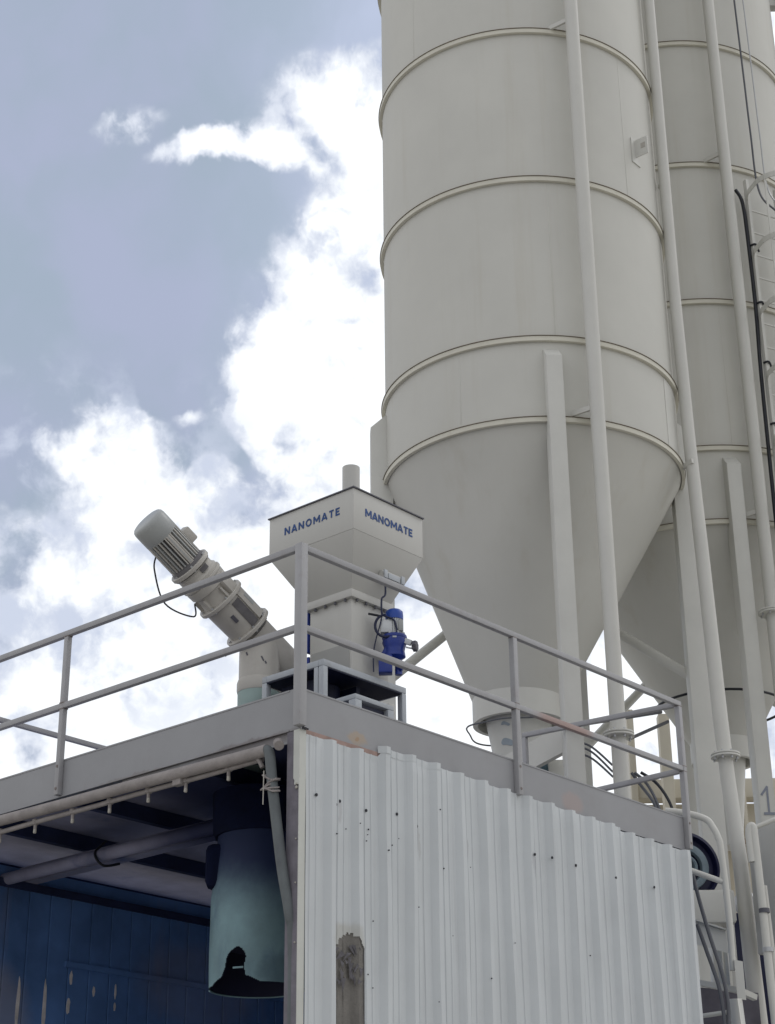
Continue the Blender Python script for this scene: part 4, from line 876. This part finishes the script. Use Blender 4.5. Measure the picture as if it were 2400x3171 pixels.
LG = thing('raking_strut', 'grey and cream raking box strut leaning outward at the bottom right', 'strut', PP(11, 16, 1))
b = MB(); b.hexa([PP(10.95, 15.9, .2), PP(11.45, 15.9, .2), PP(11.45, 16.15, .2), PP(10.95, 16.15, .2), PT(10.37, .1555, 16.4), PT(10.66, .1555, 16.25), PT(10.8, .1555, 16.5), PT(10.5, .1555, 16.6)]); b.build('box_section', SILO2, LG, bevel=.004)
# dark fan housing
FN = thing('exhaust_fan', 'navy drum fan with a pale teal ring behind the far end of the shed', 'fan', PP(9.5, 17.9, 5.6))
fc = PT(9.40, .2275, 17.6); fd = (RX * .25 - RY * .97).normalized()
b = MB(); b.lathe(fc, fd, [(-.5, .33), (.05, .34), (.06, .31), (-.02, .30)], 56); b.build('drum', FANBLUE, FN)
for r0_, r1_, m_ in ((.235, .15, FANTEAL), (.12, .07, FANTEAL)):
    b = MB(); b.lathe(fc, fd, [(.0, r1_), (.045, r1_ + .01), (.055, (r0_ + r1_) / 2), (.045, r0_ - .01), (.0, r0_)], 56, (False, False)); b.build('ring', m_, FN)
b = MB(); b.obox(fc + Vector((0, 0, -.42)), RX, RY, (0, 0, 1), .42, .2, .16); b.build('base_box', SILO2, FN, bevel=.03)
b = MB(); b.obox(PT(9.75, .203, 17.8), RX, RY, (0, 0, 1), .30, .2, .12); b.lathe(PT(10.0, .203, 17.6), (0, 0, 1), [(-.35, .05), (-.2, .12), (0, .13)], 20); b.build('duct', SILO2, FN, bevel=.02)
# two cables
for k, (pts, lab) in enumerate((([(9.6, .2235), (9.78, .206), (10.0, .188), (10.25, .170), (10.36, .155), (10.33, .142), (10.30, .125)], 'longer grey cable hanging from the fan past the platform edge'), ([(9.62, .196), (9.85, .181), (10.12, .163), (10.20, .150), (10.22, .136), (10.2, .12)], 'shorter grey cable slung along the end of the corrugated wall'))):
    b = MB(); b.tube(spline([PT(a_, t, 16.2) for a_, t in pts]), .018, 8); tag(b.build('hanging_cable', CABLEG), lab, 'cable')
# cabinet and vent pipes at the right edge
CB = thing('dust_cabinet', 'plain grey panelled cabinet at the lower right frame edge below the painted 1', 'cabinet', PP(12.6, 17.5, 3))
b = MB(); b.obox(PT(12.75, .212, 17.6) , (RX * .9 + RY * .43).normalized(), (RY * .9 - RX * .43).normalized(), (0, 0, 1), .33, .25, .60); b.build('body', mat('cabinet_grey', (.45, .45, .43), .5, .05), CB, bevel=.01)
b = MB(); b.tube(spline([PT(11.66, .2475, 17.1), PT(11.9, .2490, 17.1), PT(12.5, .2525, 17.1), PT(13, .2535, 17.2)]), .022, 10); b.build('rim_pipe', SILO2, CB)
VP = thing('bent_vent_pipe', 'cream pipe with a tight bend at its top, left of the grey cabinet', 'pipe', PP(11.6, 17, 2))
b = MB(); b.tube(spline([PT(11.50, .2285, 17), PT(11.48, .2435, 17), PT(11.53, .2482, 17), PT(11.62, .2478, 17), PT(11.64, .2400, 17), PT(11.68, .2051, 17), PT(11.7, .17, 17), PT(11.75, .12, 17)], 6), .038, 14); b.build('pipe', SILO2, VP)
b = MB(); b.tube([PT(11.78, .215, 17.1), PT(11.83, .18, 17.1), PT(11.95, .12, 17.1)], .03, 12); b.build('second_pipe', SILO2, VP)
for t in (.2015, .1805):
    b = MB(); b.lathe(PT(11.72, t, 17), (0, 0, 1), [(-.02, .05), (.02, .05)], 16); b.build('coupling', KNOB if t > .19 else GALV, VP)
for (t0_, t1_) in ((.168, .166), (.1485, .1475), (.1375, .1365)):
    b = MB(); b.cyl(PT(11.9, t0_, 17.3), PT(13.2, t1_, 17.3), .03, seg=12); b.build('branch', SILO2, VP)
DK = thing('machine_block', 'dark machinery seen through the gap between the leaning fill pipe and the silo leg', 'machine', PP(11.2, 21, 3))
b = MB(); b.obox(PP(11.25, 20.6, 4.6), RX, RY, (0, 0, 1), .28, .2, 1.1); b.build('housing', FANBLUE, DK, bevel=.02)
b = MB(); b.lathe(PP(11.15, 20.2, 5.75), -RY, [(0, .13), (.05, .14), (.1, .1)], 24); b.build('valve', GALV, DK)
